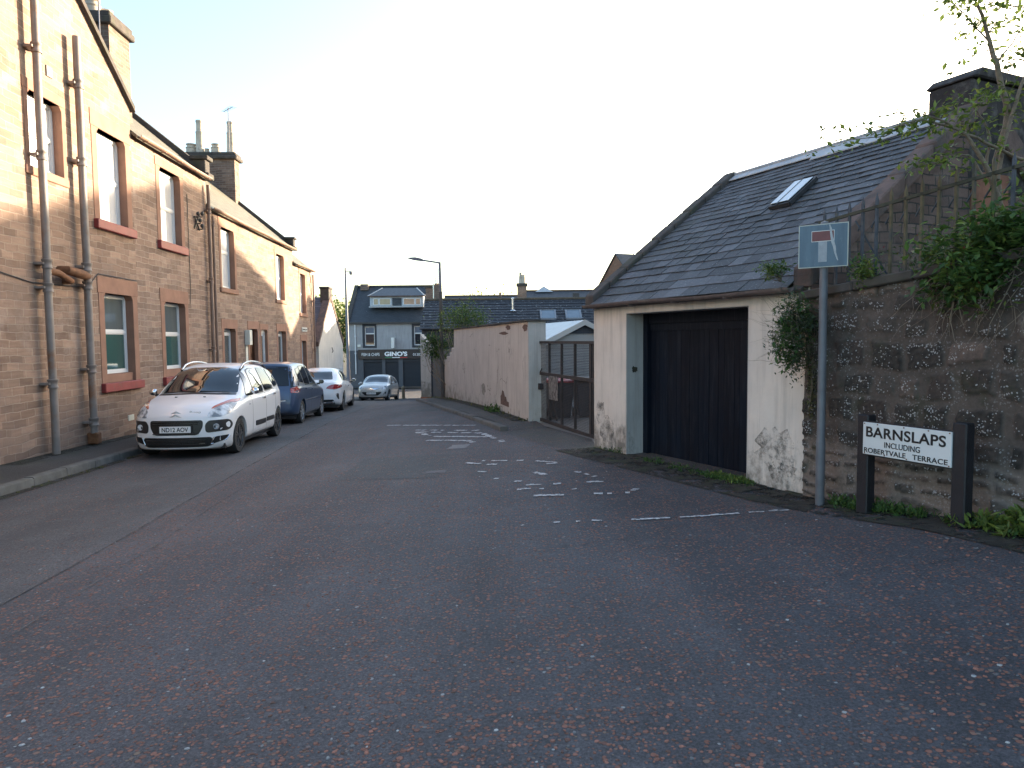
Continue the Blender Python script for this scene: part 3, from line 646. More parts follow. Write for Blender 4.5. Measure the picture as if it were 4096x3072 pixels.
mb = MB(); skew(mb, 28.95, 29.25, -.08, 5.33, 4, 8.65, .22); mb.box(28.9, 29.3, -.2, .3, 5.28, 5.42); mb.box(28.95, 29.25, -.12, .22, 5.42, 5.72); mb.box(28.9, 29.3, -.18, .28, 5.72, 5.8); mb.build('skew_coping', M['darkstone'], h, bevel=.015)
mb = MB(); mb.box(28.62, 29.22, 2.0, 3.9, 6.7, 8.78)
ch = mb.build('chimney', M['brickdark'], h)
mb = MB(); mb.box(28.5, 29.34, 1.88, 4.02, 8.78, 8.94); mb.box(28.56, 29.28, 1.94, 3.96, 8.94, 9.06); mb.build('chimney_cope', M['darkstone'], ch, bevel=.03)
for y_, hh, r0, r1, bd in ((2.52, 1.25, .17, .12, True), (3.1, .38, .18, .15, False), (3.45, .2, .09, .08, False), (3.72, 1.3, .17, .12, True), (4.06, .38, .19, .16, False)):
    mb = MB(); pot(mb, 28.92, y_-.3, 9.06, hh, r0, r1, bd); mb.build('chimney_pot', M['clay'], ch, smooth=40)
mb = MB(); aerial(mb, 28.7, 2.2, 8.6, 2.2, .9, .7, 7, .3); mb.build('aerial', M['lampgrey'], h)
pipe(h, 20.08, -.11, -.6, 5.1, .04, M['gutter'], [4.9], 'downpipe')

oC = [(30.3, 31.26, 2.8, 4.48), (30.3, 31.15, .1, 1.62)]
h, zr = stepped_house(29.2, 32.55, 4.78, M['stone3'], oC, M['brownslate'], lab='small end sandstone house with rusticated corner stones beside the white gable')
for o_ in oC:
    wn = sash(h, *o_, .15, M['glass_net'] if o_[2] > 2 else M['glass_grey']); surround(wn, *o_, wd=.17, lint=.26, sill=.15, sproud=.05)
mb = MB()
for i in range(24):
    z = -1.6+i*.265; w_ = .42 if i % 2 else .24; mb.box(32.55-w_, 32.575, -.02, .3, z, z+.25)
mb.build('quoin', M['trimlight'], h, bevel=.01)
mb = MB(); mb.box(30.4, 31.3, -.03, -.005, 2.02, 2.2); mb.build('street_nameplate', M['signwhite'], h)
put_text('plate_lettering', 'BARNSLAPS', .1, M['signblack'], h, (30.85, -.034, 2.11), (1, 0, 0), width=.75)
pipe(h, 32.4, -.1, -1.4, 4.6, .04, M['gutter'], [3.4, 1.2], 'downpipe')

# ---- white rendered gable house
h = house('white rendered cottage whose gable and dark slate roof follow the sandstone terrace', name='white_cottage')
X0, X1, AX, EZ, AZ_ = 33.65, 39.8, 36.6, 1.5, 3.75
mb = MB(); mb.add([(X0, 0, -3), (X1, 0, -3), (X1, 0, EZ), (AX, 0, AZ_), (X0, 0, EZ)], [(0, 1, 2, 3, 4)])
mb.add([(X0, 9, -3), (X1, 9, -3), (X1, 9, EZ), (AX, 9, AZ_), (X0, 9, EZ)], [(0, 1, 2, 3, 4)])
mb.quad((X0, 0, -3), (X0, 9, -3), (X0, 9, EZ), (X0, 0, EZ)); mb.quad((X1, 0, -3), (X1, 9, -3), (X1, 9, EZ), (X1, 0, EZ)); mb.build('wall', M['white_render'], h)
mb = MB()
for xe in (X0, X1):
    s_ = -.2 if xe == X0 else .2; zz = EZ-.2*(AZ_-EZ)/(AX-X0)
    mb.prism([(xe+s_, .25, zz), (AX, .25, AZ_), (AX, .25, AZ_+.1), (xe+s_, .25, zz+.1)], (0, 0, 0), (0, 8.9, 0))
mb.build('roof', M['purpleslate'], h)
mb = MB()
for xe in (X0, X1):
    s_ = -.16 if xe == X0 else .16
    mb.prism([(xe+s_, -.04, EZ-.15), (AX, -.04, AZ_-.0), (AX, -.04, AZ_+.22), (xe+s_, -.04, EZ+.08)], (0, 0, 0), (0, .34, 0))
mb.build('skew_coping', M['copingred'], h)
mb = MB(); mb.box(AX-.4, AX+.4, -.02, .42, AZ_-.2, AZ_+.5); mb.box(AX-.46, AX+.46, -.05, .46, AZ_+.5, AZ_+.6); mb.build('gable_stack', M['darkstone'], h, bevel=.02)
mb = MB(); mb.box(38.6, 39.5, -.03, -.004, -.05, .14); mb.build('street_nameplate', M['signwhite'], h)
mb = MB(); mb.tube([(36.75, -.0, 1.0), (36.75, -.06, 1.08), (36.75, -.0, 1.28)], .02, 6); mb.build('wall_hook', M['darkmetal'], h)
mb = MB(); aerial(mb, 35.2, 2.5, 3.3, .9, .9, 1.2, 7, .3); mb.build('aerial', M['lampgrey'], h)

# ================================================================== unseen houses added to cast shade on terrace and street (hidden behind the garage)
NX = (.9986, .052)
def terrace_pt(u, off, z=0): return Vector((-7.366-.052*u+NX[0]*off, .9986*u+.052*off, z))
prof = [(-18, 6.2), (2.0, 6.2), (2.1, 8.0), (11.4, 8.1), (14.5, 9.1), (18.4, 10.35), (19.6, 10.4), (20.3, 9.9), (22.1, 9.1), (24.4, 8.6), (26.9, 8.0), (28.6, 6.3), (32.5, 7.4), (34.6, 7.0), (36.8, 6.0), (38.6, 7.5), (42, 7.6)]  # outline worked back from the terrace shadow edge, not a real skyline
def shade_block(name, lab, i0, i1, depth=5.):  # invented shade caster dressed with wall, roof and windows
    e = empty(name, label=lab, category='house'); pts = prof[i0:i1+1]
    poly = [terrace_pt(u+18.05, 23.96, z) for u, z in pts]; base = [terrace_pt(pts[-1][0]+18.05, 23.96, -3), terrace_pt(pts[0][0]+18.05, 23.96, -3)]
    MB().prism(poly+base, (0, 0, 0), (depth*.9986, depth*.052, 0)).build('wall', M['stone2'], e)
    mb = MB(); dv = Vector((.9986, .052, 0))
    for (u0, z0), (u1, z1) in zip(pts[:-1], pts[1:]):
        if u1-u0 < .3: continue
        A, B = terrace_pt(u0+18.05, 23.9, z0), terrace_pt(u1+18.05, 23.9, z1); mb.prism([A, B, B+Vector((0, 0, .1)), A+Vector((0, 0, .1))], -dv*.15, dv*(depth+.3))
    mb.build('roof', M['farslate'], e)
    u = pts[0][0]+1.5
    while u < pts[-1][0]-1.5:
        for zz in (-.5, 2.4):
            p = terrace_pt(u+18.05, 23.9, zz); q = terrace_pt(u+19.05, 23.9, zz); w_ = MB().prism([p, q, q+Vector((0, 0, 1.5)), p+Vector((0, 0, 1.5))], (0, 0, 0), dv*.05).build('window', M['upvc'], e)
            p2, q2 = p.lerp(q, .08)-dv*.01, p.lerp(q, .92)-dv*.01; MB().prism([p2+Vector((0, 0, .08)), q2+Vector((0, 0, .08)), q2+Vector((0, 0, 1.42)), p2+Vector((0, 0, 1.42))], (0, 0, 0), dv*.005).build('pane', M['glass_dark'], w_)
        u += 2.8
    return e
shade_block('low_shade_caster', 'low house added to shade the road, out of sight behind the garage', 0, 1)
shade_block('tall_shade_caster', 'tall house added to shade the terrace, out of sight behind the slate garage roof', 2, 11)
shade_block('stepped_shade_caster', 'stepped house added to shade the terrace, out of sight behind the tiled roof', 11, 16)

# ================================================================== GARAGE  (local X towards the camera end, local Y into the building)
GA = math.atan2(-.903, .429)
gar = empty('garage', (2.93, 7.0, 0), GA, label='low cream rendered garage with black timber door and patchy slate roof', category='garage')
GL, GD, RZ, EZ = 3.97, 5.1, 4.12, 2.175
mb = MB(); wall_open(mb, -GL, 0, -.4, EZ, [(-3.14, -.82, -.4, 1.945)], .0)
for k in range(0): pass
mb.add([(-GL, 0, -.4), (-GL, GD, -.4), (-GL, GD, EZ), (-GL, GD/2, RZ), (-GL, 0, EZ)], [(0, 1, 2, 3, 4)])
mb.add([(-GL, GD, -.4), (0, GD, -.4), (0, GD, EZ), (-GL, GD, EZ)], [(0, 1, 2, 3)])
mb.build('wall', M['render'], gar)
MB().box(-3.1405, -3.13, .001, .34, -.4, 1.945).build('door_reveal', M['render_side'], gar); MB().box(-.83, -.8195, .001, .34, -.4, 1.945).build('door_reveal', M['render_side'], gar)
mb = MB(); mb.box(-3.13, -.83, .001, .34, 1.935, 1.97); mb.build('lintel', M['render_side'], gar)
rnd = random.Random(5)
n = NT('black_timber_planks'); o_ = n.obj(); r_ = n.island()
c_ = n.mix(r_, (.003, .006, .012), (.006, .011, .020))
c_ = n.mix(n.ramp(n.noise(n.map(o_, sc=(14, 14, .8)), 2, 6, .8)[0], [(.5, 0), (.75, .7)]), c_, (.034, .038, .046))
c_ = n.mix(n.ramp(n.noise(n.map(o_, sc=(1, 1, .6)), 1.6, 3)[0], [(.45, 0), (.6, .45)]), c_, (.008, .008, .012))
M['planks'] = n.out(c_, .5, n.bump(n.noise(n.map(o_, sc=(20, 20, 1)), 3, 5)[0], .4, .004), Specular_IOR_Level=.12)
mb = MB(); x = -3.03
while x < -.84:
    w_ = rnd.uniform(.08, .10); mb.box(x+.002, min(x+w_, -.83)-.002, .34+rnd.uniform(0, .006), .39, -.04, 1.80, 0); x += w_
mb.box(-3.03, -.83, .325, .338, 1.70, 1.80)
mb.box(-3.03, -.83, .385, .40, -.04, 1.80)
dr = mb.build('garage_door', M['planks'], gar)
mb = MB(); mb.box(-3.13, -3.03, .28, .40, -.06, 1.935); mb.box(-3.03, -.83, .30, .40, 1.80, 1.935); mb.build('door_frame', M['planks'], dr)
mb = MB(); mb.box(-3.14, -.82, .0, .42, -.4, -.02); mb.build('threshold', M['dirt'], gar)
mb = MB(); N_ = 16; c0 = Vector((-3.128, .13, 1.17))
pts = [c0+Vector((0, math.cos(a)*.055*rnd.uniform(.6, 1.2), math.sin(a)*.05*rnd.uniform(.6, 1.1))) for a in [2*math.pi*i/N_ for i in range(N_)]]
mb.prism(pts, (0, 0, 0), (.004, 0, 0)); mb.build('broken_render', M['dirt'], gar)
M['stain'] = NT('splash_stain'); n = M['stain']; o_ = n.obj()
M['stain'] = n.out(n.mix(n.ramp(n.noise(o_, 7, 7, .75)[0], [(.35, 0), (.65, 1)]), (.045, .042, .038), (.20, .185, .17)), .95, n.bump(n.noise(o_, 30, 5)[0], .4, .006), Alpha=n.ramp(n.noise(o_, 5.5, 9, .8)[0], [(.46, 0), (.66, .85)]))
def stainpatch(x, z, w_, h_, sd):
    r_ = random.Random(sd); N2 = 20; mb = MB(); mb.add([(x+math.cos(2*math.pi*i/N2)*w_*r_.uniform(.7, 1.2), -.0025, z+math.sin(2*math.pi*i/N2)*h_*r_.uniform(.7, 1.2)) for i in range(N2)], [tuple(range(N2))]); mb.build('damp_stain', M['stain'], gar)
stainpatch(-.42, .42, .27, .27, 1); stainpatch(-.3, .18, .2, .14, 2); stainpatch(-3.6, .25, .2, .26, 3); stainpatch(-3.78, .5, .12, .2, 4)
# near gable of red rubble
mb = MB(); mb.add([(.001, 0, -.4), (.001, GD, -.4), (.001, GD, EZ), (.001, GD/2, RZ), (.001, 0, EZ)], [(0, 1, 2, 3, 4)])
M['rubble_red'] = sandstone('dark_red_rubble', (.085, .052, .042), (.14, .095, .08), (.03, .028, .025), .22, .11, 1.7)
mb.build('gable', M['rubble_red'], gar)
mb = MB(); mb.box(.002, .03, 2.45, 3.1, 2.0, 3.42); mb.build('blocked_opening', simple('orange_sandstone_infill', (.20, .085, .05), .9, .3, 5, .4), gar)
# slates as real pieces
ye, ze = -.12, EZ-.09; L_ = math.hypot(GD/2-ye, RZ-ze); ud = Vector((0, (GD/2-ye)/L_, (RZ-ze)/L_)); un = Vector((0, -ud.z, ud.y))
mb = MB(); base = Vector((0, ye, ze)); t = -.03; row = 0
while t < L_-.06:
    ex = .205-.10*clamp(t/L_); lg = ex*1.9; x = -GL+.16-rnd.uniform(0, .2)
    while x < -.14:
        w_ = rnd.uniform(.75, 1.35)*(.27-.10*clamp(t/L_)); x1 = min(x+w_, -.14); xa = max(x, -GL+.14)
        if x1-xa > .03:
            o_ = [rnd.uniform(-.008, .008) for _ in range(6)]; th = .009; lift = .016+abs(rnd.gauss(0, .003)); sag = .02*math.sin(x*1.3)*math.sin(t*1.1)
            dn = rnd.uniform(-.012, .012) + (.03 if rnd.random() < .02 else 0)
            tl = min(t+lg, L_-.01)
            A = base+ud*(t-dn+o_[0]*.5)+un*(lift+.006+sag)+Vector((xa+.002, 0, 0)); B = base+ud*(t-dn+o_[1]*.5)+un*(lift+.006+o_[2]*.4+sag)+Vector((x1-.002, 0, 0))
            Cc = base+ud*tl+un*(.003+sag)+Vector((x1-.002+o_[3]*.3, 0, 0)); Dd = base+ud*tl+un*(.003+sag)+Vector((xa+.002, 0, 0))
            mb.add([A, B, Cc, Dd, A+un*th, B+un*th, Cc+un*th, Dd+un*th], [(0, 3, 2, 1), (4, 5, 6, 7), (0, 1, 5, 4), (1, 2, 6, 5), (2, 3, 7, 6), (3, 0, 4, 7)])
        x += w_
    t += ex; row += 1
rf = mb.build('roof', M['slate'], gar)
mb = MB(); roof_slab(mb, -GL+.02, -.02, ye+.03, ze-.045, GD/2, RZ-.045, .03); roof_slab(mb, -GL+.02, -.02, GD+.12, ze, GD/2, RZ-.03, .05); mb.build('roof_boarding', M['darkstone'], rf)
mb = MB()
for i in range(9):
    a = -GL+.1+i*.43; wide = .17 if i < 4 else .26; jj = rnd.uniform(-.01, .01)
    mb.prism([(a, GD/2-wide*.8, RZ-wide*.62+.075), (a, GD/2, RZ+.075+jj), (a, GD/2+wide*.8, RZ-wide*.6+.06), (a, GD/2+wide*.8, RZ-wide*.6+.05), (a, GD/2, RZ+.06+jj), (a, GD/2-wide*.8, RZ-wide*.62+.06)], (0, 0, 0), (.425, 0, 0))
mb.tube([(-GL+.1, GD/2, RZ+.075), (-.1, GD/2, RZ+.085)], .025, 8)
mb.build('ridge_flashing', M['lead'], rf)
M['glass_white'] = glassmat('bright_rooflight_glass', (.42, .46, .48), .05)
def rp(x, yy, h): return Vector((x, yy, ze+(yy-ye)*ud.z/ud.y))+un*h
mb = MB(); xa, xb, ya, yb = -1.86, -1.53, 1.36, 1.82
for (a, b) in ((rp(xa, ya, .07), rp(xa, yb, .07)), (rp(xb, ya, .07), rp(xb, yb, .07)), (rp(xa, ya, .07), rp(xb, ya, .07)), (rp(xa, yb, .07), rp(xb, yb, .07)), (rp((xa+xb)/2-.02, ya, .085), rp((xa+xb)/2-.02, yb, .085))): mb.bar(a-un*.02, b-un*.02, .028, .05, un)
wn = mb.build('rooflight', M['darkmetal'], rf)
for a, b in ((xa+.02, (xa+xb)/2-.035), ((xa+xb)/2-.005, xb-.02)):
    mb = MB(); mb.prism([rp(a, ya+.02, .085), rp(b, ya+.02, .085), rp(b, yb-.02, .085), rp(a, yb-.02, .085)], (0, 0, 0), un*.008); mb.build('rooflight_pane', M['glass_white'], rf)
# copings
mb = MB(); k = 9
for i in range(k):
    f0, f1 = i/k, (i+1)/k-.004; y0, y1 = ye+(GD/2-ye)*f0, ye+(GD/2-ye)*f1; z0, z1 = ze+(RZ-ze)*f0, ze+(RZ-ze)*f1; j = rnd.uniform(-.01, .012)
    mb.prism([(-GL-.06, y0, z0-.05), (-GL-.06, y1, z1-.05), (-GL-.06, y1, z1+.13+j), (-GL-.06, y0, z0+.13+j)], (0, 0, 0), (.23, 0, 0))
mb.prism([(-GL-.06, GD/2, RZ-.05), (-GL-.06, GD, EZ-.1), (-GL-.06, GD, EZ+.08), (-GL-.06, GD/2, RZ+.13)], (0, 0, 0), (.23, 0, 0))
mb.build('skew_coping', M['darkstone'], gar, bevel=.015)
mb = MB()
for i in range(6):
    f0, f1 = i/6+.02, (i+1)/6+.015; y0, y1 = ye+(GD/2-ye)*f0, ye+(GD/2-ye)*f1; z0, z1 = ze+(RZ-ze)*f0, ze+(RZ-ze)*f1; j = rnd.uniform(-.01, .012)
    mb.prism([(-.16, y0, z0-.05), (-.16, y1, z1-.05), (-.16, y1, z1+.16+j), (-.16, y0, z0+.16+j)], (0, 0, 0), (.24, 0, 0))
mb.prism([(-.16, 2.9, RZ-.35), (-.16, GD, EZ-.1), (-.16, GD, EZ+.08), (-.16, 2.9, RZ+.0)], (0, 0, 0), (.24, 0, 0))
mb.build('skew_coping', M['copingred'], gar, bevel=.015)
gutter(gar, -GL-.02, -.1, -.15, EZ-.09, M['ggutter'], .05)
mb = MB(); mb.box(-GL, -.02, -.03, .0, EZ-.14, EZ-.02); mb.build('fascia', M['ggutter'], gar)
M['harl_dark'] = simple('black_weathered_harling', (.034, .028, .027), .98, .35, 3, .9, ((.11, .10, .09), 6, .5, .7))
mb = MB(); mb.box(-.50, .02, 2.40, 3.6, 3.2, 4.44); ch = mb.build('chimney', M['harl_dark'], gar, bevel=.03)
mb = MB(); mb.prism([(-.53, 2.37, 4.44), (-.53, 3.65, 4.44), (-.53, 3.5, 4.56), (-.53, 2.52, 4.56)], (0, 0, 0), (.59, 0, 0)); mb.build('chimney_cope', M['harl_dark'], gar, bevel=.02)

# ================================================================== RUBBLE BOUNDARY WALL WITH RAILING
WA = math.atan2(-.914, .406); WO = (2.95, 6.85, 0)
def wpt(x, y=0): return (2.95+.406*x+.914*y, 6.85-.914*x+.406*y)
def wtop(x): return 1.97+.09*min(x, 3.5)
rw = empty('rubble_wall', WO, WA, label='dark rubble stone garden wall speckled with white lichen on the right', category='wall')
rnd = random.Random(11); courses = []; z = -.25
while z < 2.7:
    h_ = rnd.choice([.12, .16, .22, .26, .22, .15]) if z > .55 else rnd.choice([.10, .12, .15]); st = []; x = -.6-rnd.uniform(0, .3)
    while x < 7.5:
        w_ = rnd.uniform(.14, .42)*(1. if h_ > .12 else 1.3); st.append((x, w_, rnd.random(), rnd.uniform(.2, 1), [rnd.uniform(0, .035)*(h_ > .13) for _ in range(4)], rnd.random())); x += w_
    courses.append((z, h_, st)); z += h_
def wallsample(x, z):
    nx = noise.noise(Vector((x*2.6, z*2.6, 3)))*.06+noise.noise(Vector((x*11, z*11, 7)))*.022
    nz = noise.noise(Vector((x*1.6, z*2.2, 13)))*.10+noise.noise(Vector((x*11, z*11, 17)))*.022
    X, Z = x+nx, z+nz
    for cz, ch_, st in courses:
        if cz <= Z < cz+ch_:
            for sx, sw, r1, r2, dz, r3 in st:
                if sx <= X < sx+sw:
                    e = min(X-sx-dz[0], sx+sw-X-dz[1], Z-cz-dz[2], cz+ch_-Z-dz[3])
                    mort = .012+.022*max(0, noise.noise(Vector((x*3, z*3, 23))))+(.008 if z < .6 else 0)
                    return clamp((e-mort)/.012), r1, r2, r3
    return 0, .5, .5, .5
nxs = [-.15+i*.0135 for i in range(190)]+[2.43+i*.05 for i in range(90)]
nzs = 132; mb = MB(); cols = []
for x in nxs:
    gz = H(*wpt(x))-.12; tz = wtop(x)
    for j in range(nzs+1):
        z = gz+(tz-gz)*j/nzs; f, r1, r2, r3 = wallsample(x, z)
        rough = noise.noise(Vector((x*24, z*30, 2)))*.5+noise.noise(Vector((x*60, z*60, 5)))*.35
        d_ = f*(.006+.016*r2)+rough*.016*(.35+f*.8)+noise.noise(Vector((x*1.5, z*1.5, 9)))*.02
        mb.v.append((x, -d_, z))
        dark = noise.noise(Vector((x*4, z*4, 31)))*.5+.5; up = 1+.9*clamp((z-1.45)/.25)
        s_ = (.009+.055*r1*r1*r1+.012*dark)*up; stc = (s_*1.22, s_*1.02, s_*.9) if r3 < .75 else (s_*1.9, s_*1.35, s_*1.15)
        mv = (.046+.075*clamp((.68-z)/.15))+.038*dark; mc = (mv*1.18, mv*.93, mv*.80)
        ff = f*clamp(.75+rough); cols.append(tuple(mc[q]*(1-ff)+stc[q]*ff for q in range(3))+(f,))
for i in range(len(nxs)-1):
    for j in range(nzs): a = i*(nzs+1)+j; mb.f.append([a, a+nzs+1, a+nzs+2, a+1])
n = NT('lichened_rubble'); o_ = n.obj(); at = n.attr('col')
bl = n.noise(o_, 2.2, 4, .6)[0]
vv = n.vor(n.vadd(o_, n.noise(o_, 20, 2)[1], .03), 55); lv = n.math('MULTIPLY', n.math('LESS_THAN', vv['Distance'], .40), n.sep(vv['Color'])[0]); l2 = n.noise(n.vadd(o_, (4, 4, 4)), 5.5, 5, .7)[0]
lm = n.math('GREATER_THAN', n.math('ADD', lv, n.math('MULTIPLY', n.math('SUBTRACT', l2, .5), 4.2)), .75)
lf = n.math('MULTIPLY', lm, n.math('ADD', n.math('MULTIPLY', at['Alpha'], .6), .25))
c_ = n.mix(.6, at['Color'], n.ramp(n.noise(o_, 30, 6, .75)[0], [(.3, (.55, .55, .55)), (.7, (1.5, 1.48, 1.4))]), 'MULTIPLY')
c_ = n.mix(n.ramp(n.noise(n.vadd(o_, (9, 2, 4)), 2.6, 6, .75)[0], [(.55, 0), (.68, .6)]), c_, (.03, .034, .015))
c_ = n.mix(lf, c_, (.34, .33, .33))
M['rubble'] = n.out(c_, .95, n.bump(n.noise(o_, 70, 6, .75)[0], .7, .006))
front = mb.build('wall_face', M['rubble'], rw, smooth=180, fix=False)
ca = front.data.color_attributes.new('col', 'FLOAT_COLOR', 'POINT')
for i, c in enumerate(cols): ca.data[i].color = c
mb = MB()
mb.prism([(-.15, .09, -.4), (6.8, .09, -.4), (6.8, .09, wtop(6.8)-.002), (-.15, .09, wtop(-.15)-.002)], (0, .0, 0), (0, .33, 0)); mb.build('wall_core', M['rubble_red'], rw)
mb = MB(); x = -.2; rnd = random.Random(8)
while x < 6.8:
    w_ = rnd.uniform(.55, .9); z0 = wtop(x); z1 = wtop(x+w_); j = rnd.uniform(-.006, .006)
    mb.prism([(x+.004, -.07+j, z0), (x+w_-.004, -.07+j, z1), (x+w_-.004, -.07+j, z1+.085), (x+.004, -.07+j, z0+.085)], (0, 0, 0), (0, .52, 0)); x += w_
mb.build('coping', M['darkstone'], rw, bevel=.012)
ral = empty('iron_railing', WO, WA, label='leaning old iron spear railing along the top of the rubble wall', category='railing')
mb = MB(); mb.bar((-.1, .1, 2.695), (6.5, .1, 2.695+.077*6.6), .022, .028); mb.build('rail', simple('mossy_black_iron', (.05, .05, .035), .85, .3, 14, .3), ral)
M['barm'] = simple('lichened_iron_bar', (.10, .08, .045), .85, .35, 9, .3, ((.06, .06, .06), 7, .5, .85))
M['barb'] = simple('blue_grey_iron_bar', (.055, .065, .08), .8, .3, 9, .3, ((.12, .10, .06), 7, .58, .8))
bar_m = None
for i in range(46):
    x = .25+.1445*i-.145*2
    if x > 6.3: break
    zb, zt = wtop(x)+.08, 2.70+.077*x+.135+rnd.uniform(-.01, .01); lean = rnd.uniform(-.006, .006); w_ = .011
    y0 = .1; mb = MB()
    mb.add([(x-w_, y0-w_, zb), (x+w_, y0-w_, zb), (x+w_, y0+w_, zb), (x-w_, y0+w_, zb), (x-w_+lean, y0-w_, zt-.07), (x+w_+lean, y0-w_, zt-.07), (x+w_+lean, y0+w_, zt-.07), (x-w_+lean, y0+w_, zt-.07), (x+lean, y0, zt)],
           [(0, 1, 5, 4), (1, 2, 6, 5), (2, 3, 7, 6), (3, 0, 4, 7), (4, 5, 8), (5, 6, 8), (6, 7, 8), (7, 4, 8), (3, 2, 1, 0)])
    mb.build('bar', M['barm'] if 5 <= i < 12 else M['barb'], ral)
mb = MB()
for i in range(1, 14): x = .25+.1445*i; mb.bar((x, .11, 2.70+.077*x-.06), (x-.11, .17, 2.70+.077*x-.16), .008, .014)
mb.bar((.30, .12, 2.66), (.52, .3, 2.12), .014, .014)
mb.build('stay', M['barb'], ral)
# raised garden bed behind the wall
def gp(pts, name, mat, z):
    mb = MB(); mb.add([(x, y, z(x, y)) for x, y in pts], [tuple(range(len(pts)))]); return tag(mb.build(name, mat), kind='structure')
a_, b_, c_, d_ = wpt(-.1, .36), wpt(6.8, .36), wpt(6.8, 6.5), wpt(.2, 3.0)
gp([a_, b_, c_, d_], 'garden_ground', M['dirt'], lambda x, y: 1.93)

# ================================================================== SIGNS
sg = empty('street_name_sign', WO, WA, label='white street name plate between two black posts against the rubble wall', category='street sign')
yo = -.25
MB().box(.715, .825, yo-.05, yo+.05, -.05, .93).build('post', M['blackpost'], sg, bevel=.008); MB().box(1.555, 1.665, yo-.05, yo+.05, .0, .945).build('post', M['blackpost'], sg, bevel=.008)
pl = MB().box(.79, 1.565, yo-.066, yo-.051, .602, .872).build('plate', M['signwhite'], sg, bevel=.002)
MB().box(.79, 1.575, yo-.0508, yo-.035, .59, .882).build('backing_board', M['blackpost'], sg)
put_text('lettering', 'BARNSLAPS', .12, M['signblack'], pl, (1.172, yo-.067, .795), (1, 0, 0), width=.70, height=.088, bold=.0022, spacing=1.05)
put_text('lettering', 'INCLUDING', .07, M['signblack'], pl, (1.155, yo-.067, .702), (1, 0, 0), width=.315, height=.047, bold=.0005, spacing=1.02)
put_text('lettering', 'ROBERTVALE', .06, M['signblack'], pl, (.998, yo-.067, .638), (1, 0, 0), width=.385, height=.042, bold=.0008, spacing=1.05)
put_text('lettering', 'TERRACE', .06, M['signblack'], pl, (1.395, yo-.067, .638), (1, 0, 0), width=.29, height=.042, bold=.0008, spacing=1.05)
mb = MB()
for x, z in ((.805, .862), (.93, .862), (1.17, .862), (1.38, .862), (1.55, .862), (.81, .612), (1.0, .612), (1.2, .612), (1.55, .612)): mb.lathe([(.006, 0), (.005, .004), (0, .005)], (x, yo-.067, z), (0, -1, 0), 8)
mb.build('screw', M['rust'], pl)

nr = empty('no_through_road_sign', (2.86, 6.54, 0), math.atan2(-.56, .83), label='faded blue no through road sign with red and white T on a grey pole', category='road sign')
mb = MB(); mb.tube([(0, 0, -.02), (0, 0, .62)], .041, 16); mb.tube([(0, 0, .62), (0, 0, .65), (0, 0, 2.62)], [.041, .037, .036], 16); mb.lathe([(.036, 0), (.03, .02), (0, .03)], (0, 0, 2.62)); mb.build('pole', M['galv'], nr, smooth=40)
n = NT('faded_blue_sign_face'); o_ = n.obj()
c_ = n.mix(n.ramp(n.noise(n.map(o_, sc=(5, 5, .8)), 3, 4)[0], [(.35, 0), (.65, 1)]), (.030, .070, .12), (.055, .11, .165))
M['signblue'] = n.out(n.mix(n.ramp(n.noise(n.map(o_, sc=(3, 3, 1)), 14, 5, .8)[0], [(.6, 0), (.72, .5)]), c_, (.19, .23, .27)), .35)
pw, z0, z1 = .21, 2.225, 2.615
pl = MB().box(-pw, pw, -.056, -.052, z0, z1).build('plate', simple('cream_sign_border', (.38, .40, .36), .4, .1, 5), nr)
MB().box(-pw+.008, pw-.008, -.0575, -.056, z0+.008, z1-.008).build('sign_face', M['signblue'], pl)
h_ = z1-z0; fx = lambda f: -pw+2*pw*f; fz = lambda f: z1-h_*f
MB().box(fx(.265), fx(.725), -.059, -.0576, fz(.405), fz(.155)).build('bar_border', M['signwhite'], pl)
MB().box(fx(.275), fx(.715), -.0605, -.0591, fz(.392), fz(.168)).build('red_bar', simple('faded_red_sign_bar', (.12, .02, .025), .4, .2, 20), pl)
MB().box(fx(.405), fx(.58), -.059, -.0576, fz(.875), fz(.405)).build('white_stem', simple('worn_sign_white', (.26, .29, .32), .5, .15, 20), pl)
mb = MB(); rnd = random.Random(2); pp = [(.63, .03), (.655, .12), (.66, .2), (.675, .3), (.70, .42), (.735, .55), (.75, .68), (.80, .86)]
L1 = []; L2 = []
for i, (a, b) in enumerate(pp): w_ = .012+.03*math.sin(i/7*3.14)*rnd.uniform(.5, 1); L1.append((fx(a-w_), -.0612, fz(b))); L2.append((fx(a+w_*.7), -.0612, fz(b)))
mb.add(L1+L2, [(i, i+1, len(pp)+i+1, len(pp)+i) for i in range(len(pp)-1)]); mb.build('peeled_film', simple('peeled_sign_film', (.34, .37, .39), .6, .2, 30, .3), pl)
MB().box(-.05, .05, -.052, .05, z1-.05, z1-.02).build('clamp', M['galv'], nr); MB().box(-.05, .05, -.052, .05, z0+.03, z0+.06).build('clamp', M['galv'], nr)
MB().box(-.035, .035, -.0595, -.0576, z1-.055, z1-.025).build('clamp_plate', M['signblue'], pl)

